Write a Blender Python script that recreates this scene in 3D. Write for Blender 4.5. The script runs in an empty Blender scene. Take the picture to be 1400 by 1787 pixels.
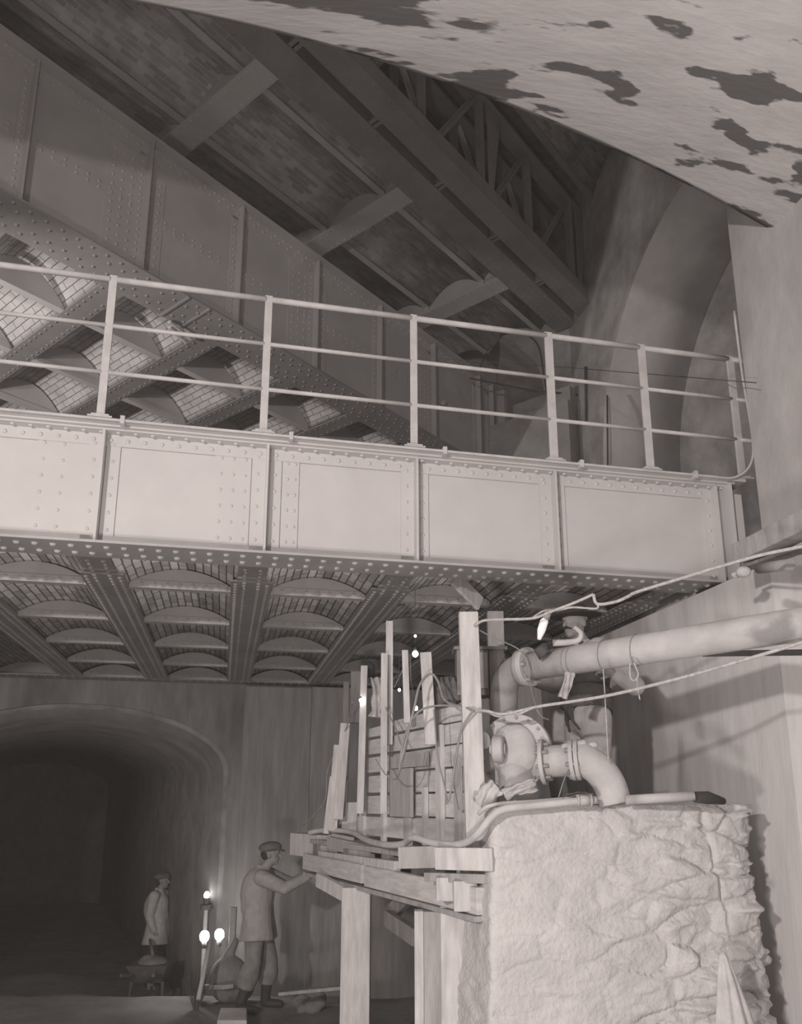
import bpy, bmesh, math, random
from mathutils import Vector, Matrix, noise
random.seed(7)
scn = bpy.context.scene
COL = scn.collection
Z0 = 2.8                      # camera height above the lowest floor; helper points are relative to the camera eye
# ------------------------------------------------------------------ camera
cam_d = bpy.data.cameras.new('camera'); cam = bpy.data.objects.new('camera', cam_d); COL.objects.link(cam)
cam_d.sensor_fit = 'VERTICAL'; cam_d.sensor_height = 24.0
FPX, PPX, PPY, TH = 1388.9, 700.0, 1067.0, math.radians(13.49)
cam_d.lens = FPX/1787*24.0
cam_d.shift_y = (PPY-893.5)/1787
cam_d.clip_start = .05; cam_d.clip_end = 200
cam.location = (0, 0, Z0); cam.rotation_euler = (math.pi/2+TH, 0, 0)
scn.camera = cam
scn.cycles.max_bounces = 5; scn.cycles.diffuse_bounces = 3; scn.cycles.volume_bounces = 0
# ------------------------------------------------------------------ view + world
vs = scn.view_settings
scn.display_settings.display_device = 'sRGB'
vs.view_transform = 'Standard'; vs.look = 'None'; vs.gamma = 1; vs.exposure = 0; vs.use_curve_mapping = False
w = bpy.data.worlds.new('shaft_air'); scn.world = w; w.use_nodes = True
bg = w.node_tree.nodes['Background']; bg.inputs[0].default_value = (1, .87, .84, 1); bg.inputs[1].default_value = .30
# ------------------------------------------------------------------ frames of the two bridges
yA = math.radians(77.68); yB = math.radians(39.42)
uA = Vector((math.sin(yA), math.cos(yA), 0)); nA = Vector((-uA.y, uA.x, 0))
uB = Vector((math.sin(yB), math.cos(yB), 0)); nB = Vector((-uB.y, uB.x, 0))
def FA(u, n, z): return uA*u+nA*n+Vector((0, 0, z))
def FB(u, n, z): return uB*u+nB*n+Vector((0, 0, z))
def FW(x, y, z): return Vector((x, y, z))
def D(px, py, d):
    a = (px-PPX)/FPX; v = (PPY-py)/FPX
    r = Vector((a, math.cos(TH)-v*math.sin(TH), math.sin(TH)+v*math.cos(TH)))
    return r*(d/r.y)
LT = (1.0, .90, .86)
def lamp(name, loc, power, size, col=LT, kind='POINT', target=None, cone=60, blend=.6):
    l = bpy.data.lights.new(name, kind); l.energy = power; l.color = col
    l.shadow_soft_size = size
    if kind == 'SPOT': l.spot_size = math.radians(cone); l.spot_blend = blend
    o = bpy.data.objects.new(name, l); COL.objects.link(o); o.location = Vector(loc)+Vector((0, 0, Z0))
    if target is not None:
        o.rotation_euler = (Vector(target)-Vector(loc)).to_track_quat('-Z', 'Y').to_euler()
    return o
lamp('arc_lamp_high', FA(-3.5, -2.3, 1.4), 1500, .12, LT, 'SPOT', FA(2.2, 5.5, 1.2), 118, 1.0)
lamp('arc_lamp_low', FA(-1.0, -.1, -1.6), 430, .25)
lamp('arc_lamp_shaft', FA(-6.0, 6.6, 2.6), 900, .10, LT, 'SPOT', FB(6, 9.5, 5.5), 70, .4)
# ------------------------------------------------------------------ materials
def mat(name, c, c2=None, scale=3.0, rough=.8, bump=.0, bscale=30, stretch=(1, 1, 1), metallic=0, detail=6, contrast=.5, spots=None):
    m = bpy.data.materials.new(name); m.use_nodes = True
    nt = m.node_tree; N = nt.nodes; L = nt.links; b = N['Principled BSDF']
    b.inputs['Roughness'].default_value = rough; b.inputs['Metallic'].default_value = metallic
    b.inputs['Specular IOR Level'].default_value = .3
    if c2 is None: c2 = c*.75
    g = N.new('ShaderNodeNewGeometry'); mp = N.new('ShaderNodeMapping'); mp.inputs['Scale'].default_value = stretch
    L.new(g.outputs['Position'], mp.inputs['Vector'])
    t = N.new('ShaderNodeTexNoise'); t.inputs['Scale'].default_value = scale; t.inputs['Detail'].default_value = detail; t.inputs['Roughness'].default_value = .62
    L.new(mp.outputs[0], t.inputs['Vector'])
    r = N.new('ShaderNodeValToRGB'); r.color_ramp.elements[0].position = .5-contrast/2*.6; r.color_ramp.elements[1].position = .5+contrast/2*.6
    r.color_ramp.elements[0].color = (c2, c2*.985, c2*.97, 1); r.color_ramp.elements[1].color = (c, c*.985, c*.97, 1)
    L.new(t.outputs['Fac'], r.inputs[0]); out = r.outputs[0]
    if spots:
        lo, hi, sc, colr = spots
        t2 = N.new('ShaderNodeTexNoise'); t2.inputs['Scale'].default_value = sc; t2.inputs['Detail'].default_value = 4
        L.new(mp.outputs[0], t2.inputs['Vector'])
        r2 = N.new('ShaderNodeValToRGB'); r2.color_ramp.elements[0].position = lo; r2.color_ramp.elements[1].position = hi
        L.new(t2.outputs['Fac'], r2.inputs[0])
        mx = N.new('ShaderNodeMix'); mx.data_type = 'RGBA'
        L.new(r2.outputs[0], mx.inputs['Factor']); L.new(out, mx.inputs['A']); mx.inputs['B'].default_value = (colr, colr*.985, colr*.97, 1)
        out = mx.outputs['Result']
    L.new(out, b.inputs['Base Color'])
    if bump:
        t3 = N.new('ShaderNodeTexNoise'); t3.inputs['Scale'].default_value = bscale; t3.inputs['Detail'].default_value = 5
        L.new(mp.outputs[0], t3.inputs['Vector'])
        bp = N.new('ShaderNodeBump'); bp.inputs['Strength'].default_value = bump; bp.inputs['Distance'].default_value = .02
        L.new(t3.outputs['Fac'], bp.inputs['Height']); L.new(bp.outputs[0], b.inputs['Normal'])
    return m
def brick_mat(name, c1, c2, mort, bw, rh, ms=.012, dirt=.5):
    m = bpy.data.materials.new(name); m.use_nodes = True
    nt = m.node_tree; N = nt.nodes; L = nt.links; b = N['Principled BSDF']; b.inputs['Roughness'].default_value = .9
    b.inputs['Specular IOR Level'].default_value = .15
    uv = N.new('ShaderNodeUVMap'); uv.uv_map = 'UVMap'
    nz0 = N.new('ShaderNodeTexNoise'); nz0.inputs['Scale'].default_value = 9
    L.new(uv.outputs[0], nz0.inputs['Vector'])
    va = N.new('ShaderNodeVectorMath'); va.operation = 'MULTIPLY_ADD'; va.inputs[1].default_value = (.012, .012, 0)
    L.new(nz0.outputs['Color'], va.inputs[0]); L.new(uv.outputs[0], va.inputs[2])
    t = N.new('ShaderNodeTexBrick'); t.inputs['Scale'].default_value = 1
    t.inputs['Brick Width'].default_value = bw; t.inputs['Row Height'].default_value = rh
    t.inputs['Mortar Size'].default_value = ms*.5; t.inputs['Mortar Smooth'].default_value = .1
    t.inputs['Color1'].default_value = (c1, c1*.985, c1*.97, 1); t.inputs['Color2'].default_value = (c2, c2*.985, c2*.97, 1)
    t.inputs['Mortar'].default_value = (mort, mort, mort, 1)
    L.new(va.outputs[0], t.inputs['Vector'])
    nz = N.new('ShaderNodeTexNoise'); nz.inputs['Scale'].default_value = 2.2; nz.inputs['Detail'].default_value = 7
    L.new(uv.outputs[0], nz.inputs['Vector'])
    mr = N.new('ShaderNodeMapRange'); mr.inputs[1].default_value = .3; mr.inputs[2].default_value = .7
    mr.inputs[3].default_value = dirt; mr.inputs[4].default_value = 1.15
    L.new(nz.outputs['Fac'], mr.inputs[0])
    mx = N.new('ShaderNodeMix'); mx.data_type = 'RGBA'; mx.blend_type = 'MULTIPLY'; mx.inputs['Factor'].default_value = 1
    L.new(t.outputs['Color'], mx.inputs['A']); L.new(mr.outputs[0], mx.inputs['B'])
    L.new(mx.outputs['Result'], b.inputs['Base Color'])
    bp = N.new('ShaderNodeBump'); bp.inputs['Strength'].default_value = .6; bp.inputs['Distance'].default_value = .01
    inv = N.new('ShaderNodeMath'); inv.operation = 'SUBTRACT'; inv.inputs[0].default_value = 1
    L.new(t.outputs['Fac'], inv.inputs[1]); L.new(inv.outputs[0], bp.inputs['Height']); L.new(bp.outputs[0], b.inputs['Normal'])
    return m
def emis(name, s):
    m = bpy.data.materials.new(name); m.use_nodes = True; b = m.node_tree.nodes['Principled BSDF']
    b.inputs['Emission Color'].default_value = (1, .95, .92, 1); b.inputs['Emission Strength'].default_value = s
    return m
M = {}
M['white_paint'] = mat('white_paint', .62, .57, 2.5, .6, .05, 40)
M['rail_paint'] = mat('rail_paint', .62, .5, 8, .55)
M['grey_paint'] = mat('grey_paint', .50, .43, 1.6, .6, .05, 40, spots=(.62, .8, 1.2, .58))
M['dark_steel'] = mat('dark_steel', .30, .24, 2, .6)
M['deck_steel'] = mat('deck_steel', .48, .40, 3, .65)
M['roof_steel'] = mat('roof_steel', .6, .52, 2, .6)
M['rust'] = mat('rust_steel', .12, .07, 6, .8)
M['brickA'] = brick_mat('brick_low_deck', .62, .34, .12, .23, .062, .012)
M['brickB'] = brick_mat('brick_mid_deck', .62, .54, .16, .24, .085, .010, .75)
M['brickC'] = brick_mat('brick_roof', .66, .36, .62, .22, .062, .010, .6)
M['plaster'] = mat('lime_plaster', .60, .44, 2.2, .9, .25, 14, (1, 1, .5), spots=(.58, .75, 1.7, .36))
M['plaster_streak'] = mat('streaked_plaster', .80, .66, 3.0, .9, .12, 20, (2.2, 2.2, .35), spots=(.60, .75, 1.6, .5))
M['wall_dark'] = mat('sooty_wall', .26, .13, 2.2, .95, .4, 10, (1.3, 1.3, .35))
M['wall_mottled'] = mat('mottled_wall', .60, .26, 1.9, .95, .3, 8, (1, 1, .8), contrast=.7)
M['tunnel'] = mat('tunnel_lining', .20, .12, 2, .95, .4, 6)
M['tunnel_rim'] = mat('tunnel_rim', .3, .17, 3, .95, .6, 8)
M['soffit'] = mat('peeling_soffit', .82, .58, 2.2, .85, .2, 12, (.35, 2.2, 2), contrast=.9, spots=(.545, .575, 2.6, .17))
M['stone'] = mat('rubble_mortar', .64, .53, 5, .95, .55, 38, contrast=.6)
M['wood'] = mat('pale_plank', .66, .48, 6, .85, .2, 60, (4, 4, .6))
M['wood_h'] = mat('pale_board', .66, .48, 5, .85, .2, 50, (1, 1, 6))
M['wood_d'] = mat('weathered_timber', .46, .32, 5, .9, .3, 40, (3, 3, .6))
M['wood_g'] = mat('grey_timber', .27, .18, 5, .9, .3, 40, (3, 3, .6))
M['iron'] = mat('pale_iron', .55, .42, 6, .7, .25, 40, contrast=.6)
M['iron_d'] = mat('grey_iron', .36, .27, 6, .7, .2, 40)
M['pipe'] = mat('whitewashed_pipe', .58, .46, 5, .7, .15, 40, spots=(.62, .72, 3, .32))
M['rope'] = mat('pale_rope', .6, .4, 40, .9, .3, 200)
M['cable'] = mat('dark_cable', .2, .14, 10, .7)
M['cable_g'] = mat('grey_cable', .34, .26, 10, .7)
M['hose'] = mat('pale_hose', .6, .48, 8, .7)
M['cloth_p'] = mat('pale_cloth', .6, .45, 9, .95, .3, 60)
M['cloth_m'] = mat('work_jacket', .2, .14, 9, .95, .3, 60)
M['cloth_s'] = mat('pale_smock', .62, .5, 9, .95, .3, 60)
M['cloth_d'] = mat('dark_cloth', .07, .045, 9, .95, .3, 60)
M['trouser_p'] = mat('pale_trousers', .55, .42, 9, .95, .3, 50)
M['trouser_m'] = mat('grey_trousers', .3, .2, 9, .95, .3, 50)
M['skin'] = mat('skin', .36, .3, 9, .6)
M['leather'] = mat('leather', .06, .04, 9, .6)
M['hair'] = mat('hair', .06, .04, 30, .8)
M['earth'] = mat('earth', .30, .14, 1.6, .97, .8, 8, contrast=.8)
M['bulb'] = emis('lit_bulb', 25)
M['bulb_strong'] = emis('glaring_bulb', 70)
M['cloth_s2'] = mat('grey_jacket', .46, .34, 9, .95, .3, 60)
M['cloth_d2'] = mat('dark_waistcoat', .12, .08, 9, .95, .3, 60)
M['sack_p'] = mat('pale_sack', .25, .18, 9, .95, .3, 40)
M['earth_p'] = mat('pale_spoil', .22, .14, 9, .95, .5, 30)
M['sack'] = mat('sack_cloth', .17, .11, 12, .95, .4, 40)
# ------------------------------------------------------------------ mesh builder
class MB:
    def __init__(s): s.v = []; s.f = []; s.sm = []; s.uv = {}
    def face(s, idx, smooth=False): s.f.append(tuple(idx)); s.sm.append(smooth)
    def add(s, vs, fs, smooth=False):
        o = len(s.v); s.v += [Vector(p) for p in vs]
        for f in fs: s.face([i+o for i in f], smooth)
    def hexa(s, c):   # c: 8 corners, bottom 4 ccw then top 4
        s.add(c, [(3, 2, 1, 0), (4, 5, 6, 7), (0, 1, 5, 4), (1, 2, 6, 5), (2, 3, 7, 6), (3, 0, 4, 7)])
    def box(s, F, a0, a1, b0, b1, z0, z1):
        s.hexa([F(a0, b0, z0), F(a1, b0, z0), F(a1, b1, z0), F(a0, b1, z0), F(a0, b0, z1), F(a1, b0, z1), F(a1, b1, z1), F(a0, b1, z1)])
    def beam(s, p0, p1, w, h, up=(0, 0, 1), w2=None, h2=None):
        p0 = Vector(p0); p1 = Vector(p1); d = (p1-p0).normalized(); upv = Vector(up)
        if abs(d.dot(upv)) > .98: upv = Vector((0, 1, 0)) if abs(d.y) < .9 else Vector((1, 0, 0))
        sx = d.cross(upv).normalized(); sy = sx.cross(d).normalized()
        w2 = w if w2 is None else w2; h2 = h if h2 is None else h2
        q = lambda p, a, b, W, H: p+sx*a*W/2+sy*b*H/2
        s.hexa([q(p0, -1, -1, w, h), q(p0, 1, -1, w, h), q(p0, 1, 1, w, h), q(p0, -1, 1, w, h),
                q(p1, -1, -1, w2, h2), q(p1, 1, -1, w2, h2), q(p1, 1, 1, w2, h2), q(p1, -1, 1, w2, h2)])
    def tube(s, pts, r, seg=10, caps=True, radii=None):
        pts = [Vector(p) for p in pts]; n = len(pts); o = len(s.v)
        t0 = (pts[1]-pts[0]).normalized(); nrm = t0.orthogonal().normalized()
        for i, p in enumerate(pts):
            t = (pts[min(i+1, n-1)]-pts[max(i-1, 0)]).normalized()
            nrm = (nrm-t*nrm.dot(t)).normalized(); bn = t.cross(nrm)
            rr = radii[i] if radii else r
            for k in range(seg):
                a = 2*math.pi*k/seg; s.v.append(p+(nrm*math.cos(a)+bn*math.sin(a))*rr)
        for i in range(n-1):
            for k in range(seg):
                k2 = (k+1) % seg
                s.face([o+i*seg+k, o+i*seg+k2, o+(i+1)*seg+k2, o+(i+1)*seg+k], True)
        if caps:
            s.face([o+k for k in range(seg)][::-1]); s.face([o+(n-1)*seg+k for k in range(seg)])
    def cyl(s, p0, p1, r, seg=16, r2=None): s.tube([p0, p1], r, seg, True, [r, r if r2 is None else r2])
    def rivet(s, p, nrm, r=.013):
        r *= 1.28; nrm = Vector(nrm).normalized(); a = nrm.orthogonal().normalized(); b = nrm.cross(a); o = len(s.v)
        for (rr, h) in ((1, 0), (.72, .55)):
            for k in range(6):
                an = k*math.pi/3; s.v.append(Vector(p)+(a*math.cos(an)+b*math.sin(an))*r*rr+nrm*r*h)
        s.v.append(Vector(p)+nrm*r*.8)
        for k in range(6):
            k2 = (k+1) % 6
            s.face([o+k, o+k2, o+6+k2, o+6+k], True); s.face([o+6+k, o+6+k2, o+12], True)
    def ellip(s, c, rad, rot=None, su=16, sv=10):
        c = Vector(c); o = len(s.v); R = rot or Matrix.Identity(3)
        for i in range(sv+1):
            ph = math.pi*i/sv
            for k in range(su):
                a = 2*math.pi*k/su
                s.v.append(c+R @ Vector((rad[0]*math.sin(ph)*math.cos(a), rad[1]*math.sin(ph)*math.sin(a), rad[2]*math.cos(ph))))
        for i in range(sv):
            for k in range(su):
                k2 = (k+1) % su
                s.face([o+i*su+k, o+(i+1)*su+k, o+(i+1)*su+k2, o+i*su+k2], True)
    def caps(s, p0, r0, p1, r1, seg=14):
        p0 = Vector(p0); p1 = Vector(p1); d = (p1-p0); L = d.length; d = d/max(L, 1e-6)
        pts = []; rr = []
        for k in range(5):
            a = math.pi/2*(1-k/4); pts.append(p0-d*r0*math.sin(a)); rr.append(max(r0*math.cos(a), .0008))
        for k in range(5):
            a = math.pi/2*k/4; pts.append(p1+d*r1*math.sin(a)); rr.append(max(r1*math.cos(a), .0008))
        s.tube(pts, 1, seg, True, rr)
    def build(s, name, m, parent=None, bevel=0, solid=0, kind=None, label=None, cat=None, group=None):
        me = bpy.data.meshes.new(name); org = Vector((0, 0, 0))
        par = parent
        if par is not None:
            org = par['_org'] if '_org' in par else (0, 0, 0)
            org = Vector(org)
        elif s.v:
            xs = [p.x for p in s.v]; ys = [p.y for p in s.v]; zs = [p.z for p in s.v]
            org = Vector(((min(xs)+max(xs))/2, (min(ys)+max(ys))/2, min(zs)))
        me.from_pydata([p-org for p in s.v], [], s.f); me.update()
        me.polygons.foreach_set('use_smooth', s.sm)
        if s.uv:
            ul = me.uv_layers.new(name='UVMap')
            for li, lp in enumerate(me.loops):
                if lp.vertex_index in s.uv: ul.data[li].uv = s.uv[lp.vertex_index]
        mm = M[m] if isinstance(m, str) else m
        me.materials.append(mm)
        o = bpy.data.objects.new(name, me); COL.objects.link(o)
        o['_org'] = tuple(org)
        if par is not None: o.parent = par
        else: o.location = org+Vector((0, 0, Z0))
        if bevel:
            b = o.modifiers.new('bevel', 'BEVEL'); b.width = bevel; b.segments = 2; b.limit_method = 'ANGLE'
        if solid:
            b = o.modifiers.new('solid', 'SOLIDIFY'); b.thickness = solid; b.offset = 0
        if kind: o['kind'] = kind
        if label: o['label'] = label
        if cat: o['category'] = cat
        if group: o['group'] = group
        return o
def thing(name, label, cat, loc, group=None):
    o = bpy.data.objects.new(name, None); COL.objects.link(o); o.empty_display_size = .1
    o.location = Vector(loc)+Vector((0, 0, Z0)); o['_org'] = tuple(loc); o['label'] = label; o['category'] = cat
    if group: o['group'] = group
    return o
def lump(name, mb, vox, m, parent=None, smooth=4, **kw):
    """closed shapes of mb fused into one continuous surface"""
    o = mb.build(name, m, parent, **kw)
    r = o.modifiers.new('fuse', 'REMESH'); r.mode = 'VOXEL'; r.voxel_size = vox; r.use_smooth_shade = True
    if smooth:
        q = o.modifiers.new('soften', 'SMOOTH'); q.factor = .5; q.iterations = smooth
    dg = bpy.context.evaluated_depsgraph_get(); dg.update()
    me = bpy.data.meshes.new_from_object(o.evaluated_get(dg)); old = o.data
    o.modifiers.clear(); o.data = me; me.name = name; bpy.data.meshes.remove(old)
    return o
def spline(pts, n=8):
    pts = [Vector(p) for p in pts]; out = []
    for i in range(len(pts)-1):
        p0 = pts[max(i-1, 0)]; p1 = pts[i]; p2 = pts[i+1]; p3 = pts[min(i+2, len(pts)-1)]
        for k in range(n):
            t = k/n
            out.append(.5*((2*p1)+(p2-p0)*t+(2*p0-5*p1+4*p2-p3)*t*t+(3*p1-p0-3*p2+p3)*t*t*t))
    out.append(pts[-1]); return out

# ------------------------------------------------------------------ jack-arch deck pieces
def arc_z(t, zs, rise): return zs+rise*(1-(2*t-1)**2)**.85 if False else zs+rise*(1-(2*t-1)**2)
def vault(P, s0, s1, t0, t1, zs, rise, name, m, parent, ns=20, seg=1):
    b = MB(); L = 0; prev = None; rows = []
    for i in range(ns+1):
        q = i/ns; s_ = s0+(s1-s0)*q; z = arc_z(q, zs, rise)
        if prev is not None: L += math.hypot(s_-prev[0], z-prev[1])
        prev = (s_, z); rows.append((s_, z, L))
    for j in (0, 1):
        t = t0 if j == 0 else t1
        for (s_, z, L_) in rows:
            b.uv[len(b.v)] = (t, L_); b.v.append(P(s_, t, z))
    n = ns+1
    for i in range(ns): b.face([i, i+1, n+i+1, n+i], True)
    o2 = len(b.v)                       # masonry thickness above the soffit
    for j in (0, 1):
        t = t0 if j == 0 else t1
        for (s_, z, L_) in rows: b.uv[len(b.v)] = (t, L_); b.v.append(P(s_, t, z+.11))
    for i in range(ns): b.face([o2+i+1, o2+i, o2+n+i, o2+n+i+1])
    for j in (0, 1):
        for i in range(ns): b.face([j*n+i+1, j*n+i, o2+j*n+i, o2+j*n+i+1] if j == 0 else [n+i, n+i+1, o2+n+i+1, o2+n+i])
    b.face([0, n, o2+n, o2]); b.face([2*n-1, n-1, o2+n-1, o2+2*n-1])
    return b.build(name, m, parent)
def lens(P, s0, s1, t, zb, zs, rise, m, parent, fl=.07, rr=.011, nr=7, name='tie_plate', ns=16):
    b = MB(); th = .012; lo = []; hi = []
    for i in range(ns+1):
        q = i/ns; s_ = s0+(s1-s0)*q
        lo.append((s_, zb)); hi.append((s_, max(arc_z(q, zs, rise), zb+.002)))
    for i in range(ns):
        c = [P(lo[i][0], t, zb), P(lo[i+1][0], t, zb), P(lo[i+1][0], t+th, zb), P(lo[i][0], t+th, zb),
             P(hi[i][0], t, hi[i][1]), P(hi[i+1][0], t, hi[i+1][1]), P(hi[i+1][0], t+th, hi[i+1][1]), P(hi[i][0], t+th, hi[i][1])]
        b.hexa(c)
    b.box(P, s0, s1, t, t+fl, zb-.012, zb)           # horizontal leg of the bottom angle
    b.box(P, s0+.03, s1-.03, t-.010, t, zb-.012, zb+.045)
    nn = P(0, -1, 0)-P(0, 0, 0)
    for k in range(nr):
        q = (k+.5)/nr; s_ = s0+.05+(s1-s0-.1)*q; b.rivet(P(s_, t-.010, zb+.02), nn, rr)
    return b.build(name, m, parent)
DN = Vector((0, 0, -1))
# =================================================================== SETTING
def arch_wall(P, s0, s1, z0, z1, sc, hw, zsp, rise, zb, t0, t1, name, m, n=28, close=True):
    b = MB(); pts = []
    for i in range(n+1):
        a = math.pi*(1-i/n); pts.append((sc+hw*math.cos(a), zsp+rise*math.sin(a)))
    def slab(c4):   # c4 list of (s,z) quads through thickness
        c = [P(s_, t0, z_) for s_, z_ in c4]+[P(s_, t1, z_) for s_, z_ in c4]
        b.hexa(c)
    if s0 < sc-hw: slab([(s0, z0), (sc-hw, z0), (sc-hw, z1), (s0, z1)])
    if s1 > sc+hw: slab([(sc+hw, z0), (s1, z0), (s1, z1), (sc+hw, z1)])
    for i in range(n):
        (a, za), (c, zc) = pts[i], pts[i+1]
        if c <= s0 or a >= s1: continue
        slab([(a, za), (c, zc), (c, z1), (a, z1)])
        if zb > z0: slab([(a, z0), (c, z0), (c, zb), (a, zb)])
    o = b.build(name, m, kind='structure')
    return o, pts
def lining(path_pts, dirv, L, zb, name, m, cap=True, P=None, t=0, th=.25):
    """barrel lining: profile pts (s,z) at depth t, extruded along dirv"""
    b = MB(); prof = [(path_pts[0][0], zb)]+list(path_pts)+[(path_pts[-1][0], zb)]
    n = len(prof); o = 0; dv = Vector(dirv).normalized()*L
    cx = sum(p[0] for p in prof)/n; cz = sum(p[1] for p in prof)/n
    for k in (0, 1):
        for (s_, z_) in prof: b.v.append(P(s_, t, z_)+dv*k)
    for i in range(n-1): b.face([i, i+1, n+i+1, n+i], True)
    if cap: b.face([n+i for i in range(n)][::-1])
    ob = b.build(name, m, kind='structure')
    sd = ob.modifiers.new('solid', 'SOLIDIFY'); sd.thickness = th; sd.offset = 0
    return ob
# ground
b = MB(); nx, ny = 150, 140
for j in range(ny+1):
    for i in range(nx+1):
        x = -20+27*i/nx; y = 2.5+30*j/ny
        z = -2.1 if y < 9.6 else (-2.1-.7*min(1, (y-9.6)/2.6))
        z += .05*noise.noise(Vector((x*.9, y*.9, 0)))+.03*noise.noise(Vector((x*3, y*3, 1)))
        z += .38*math.exp(-((x+3.0)/.55)**2-((y-14.2)/1.6)**2)+.25*math.exp(-((x+5.6)/1.0)**2-((y-13)/1.2)**2)
        b.v.append(Vector((x, y, z)))
for j in range(ny):
    for i in range(nx):
        a = j*(nx+1)+i; b.face([a, a+1, a+nx+2, a+nx+1], True)
b.build('floor', 'earth', kind='structure')
# far wall under the low bridge, with the tunnel mouth
PA_n = lambda s, t, z: FA(s, t, z)
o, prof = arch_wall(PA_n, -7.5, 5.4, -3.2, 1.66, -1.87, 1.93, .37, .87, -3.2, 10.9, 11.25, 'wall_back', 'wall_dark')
tdir = nA*.975-uA*.22
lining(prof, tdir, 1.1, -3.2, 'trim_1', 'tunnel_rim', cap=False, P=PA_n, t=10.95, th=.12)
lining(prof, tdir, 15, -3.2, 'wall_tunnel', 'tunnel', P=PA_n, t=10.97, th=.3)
b = MB(); b.box(FA, -7.5, 5.4, 10.86, 11.4, 1.66, 1.95); b.build('trim_2', 'wall_dark', kind='structure')
# lighter buttress strip right of the mouth
b = MB(); b.box(FA, .22, 1.1, 10.72, 10.9, -3.2, 1.5); b.build('trim_3', mat('streaked_dark', .3, .2, 3, .95, .3, 12, (2.5, 2.5, .3)), kind='structure')
b = MB(); b.box(FA, 1.1, 3.45, 10.6, 10.9, -3.2, 1.5); b.build('trim_4', mat('streaked_mid', .31, .2, 3, .95, .3, 12, (2.5, 2.5, .3)), kind='structure')
# abutment under the right end of the low bridge
b = MB(); b.box(FA, 3.45, 5.6, 4.40, 10.95, -3.2, 1.54); b.build('wall_right', 'plaster_streak', kind='structure')
b = MB(); b.box(FA, 3.47, 5.6, 5.3, 10.95, 1.54, 1.98); b.build('trim_5', 'wall_mottled', kind='structure')
# near lit pier of the shaft and the arch over the camera
b = MB(); b.box(FA, 3.75, 4.4, -2.5, 4.82, -3.2, 6.2)
b.build('wall_near', 'plaster', kind='structure')
b = MB(); R = 10.5; xc, zc = -.54, -5.42; n = 60
for k, (nn, dz) in enumerate(((4.4, 0), (4.4, .0), (4.33, -.05), (-1.5, -.05), (-1.5, 1.2), (4.4, 1.2))):
    for i in range(n+1):
        x = -5.5+(4.4+5.5)*i/n; z = zc+math.sqrt(R*R-(x-xc)**2)+dz
        b.v.append(FA(x, nn, z if dz < 1 else 6.5))
for k in range(5):
    for i in range(n):
        a = k*(n+1)+i; b.face([a, a+1, a+n+2, a+n+1], k in (1, 2, 3))
b.build('ceiling', 'soffit', kind='structure')
# upper right wall with the big station arch
PU = lambda s, t, z: FA(t, s, z)
o, profR = arch_wall(PU, 3.5, 11.9, 1.98, 11.5, 7.70, 2.9, 5.05, 2.93, 1.98, 5.5, 5.85, 'wall_upper_right', 'wall_mottled')
M['vault_smooth'] = mat('smooth_vault', .62, .46, 1.3, .9, .15, 8, (1, 1, .8))
lining(profR, uA, 1.35, 1.98, 'wall_vault', 'vault_smooth', cap=False, P=PU, t=5.55, th=.1)
profR2 = [(7.7+(s-7.7)*.985, 5.05+(z-5.05)*.985) for s, z in profR]
lining(profR2, uA, 6, 1.98, 'wall_vault_far', 'wall_mottled', P=PU, t=6.85, th=.1)
# end wall behind the middle bridge with its own tunnel arch
PBW = lambda s, t, z: FB(t, s, z)
o, profB = arch_wall(PBW, 5.0, 17, -1.0, 11.5, 8.8, 2.7, 7.0, 1.95, 6.66, 11.4, 11.8, 'wall_end', 'wall_mottled')
lining(profB, uB, 5, 6.66, 'wall_end_vault', 'wall_mottled', P=PBW, t=11.45, th=.1)
b = MB(); b.box(FB, 11.05, 11.42, 5.45, 6.55, 4, 6.75); b.box(FB, 10.95, 11.42, 5.45, 7.15, 4, 6.45)
b.build('trim_6', mat('pale_ledge', .42, .32, 3, .95, .2, 12), kind='structure')
# shaft walls beyond the left, closing the view
b = MB(); b.box(FB, -4, 11.5, 16.6, 17, 3, 12); b.build('wall_left', 'wall_dark', kind='structure')

# =================================================================== LOW BRIDGE (pale plate girder)
lo = thing('plate_girder_bridge', 'low bridge with pale painted riveted plate girder and brick jack arches beneath', 'bridge', FA(.5, 5.15, 1.57))
FR = -nA
b = MB(); b.box(FA, -4.5, 3.66, 5.15, 5.17, 1.58, 2.38); b.build('web_plate', 'white_paint', lo)
b = MB(); b.box(FA, -4.5, 3.80, 5.0, 5.32, 2.385, 2.41); b.box(FA, -4.5, 3.72, 5.03, 5.29, 2.372, 2.385)
b.box(FA, -4.5, 3.66, 5.132, 5.15, 2.28, 2.372); b.box(FA, -4.5, 3.66, 5.06, 5.15, 2.360, 2.372)
u = -4.4
while u < 3.62:
    b.rivet(FA(u, 5.132, 2.318), FR, .0135); b.rivet(FA(u+.05, 5.095, 2.36), DN, .0125); u += .108
b.build('top_flange', 'white_paint', lo, bevel=.002)
b = MB(); b.box(FA, -4.5, 3.62, 5.0, 5.33, 1.570, 1.588)
b.box(FA, -4.5, 3.66, 5.135, 5.15, 1.588, 1.66); b.box(FA, -4.5, 3.62, 5.06, 5.15, 1.588, 1.6)
u = -4.4
while u < 3.6:
    b.rivet(FA(u, 5.09, 1.570), DN, .018); b.rivet(FA(u, 5.235, 1.570), DN, .018); u += .106
b.build('bottom_flange', 'deck_steel', lo, bevel=.002)
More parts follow.
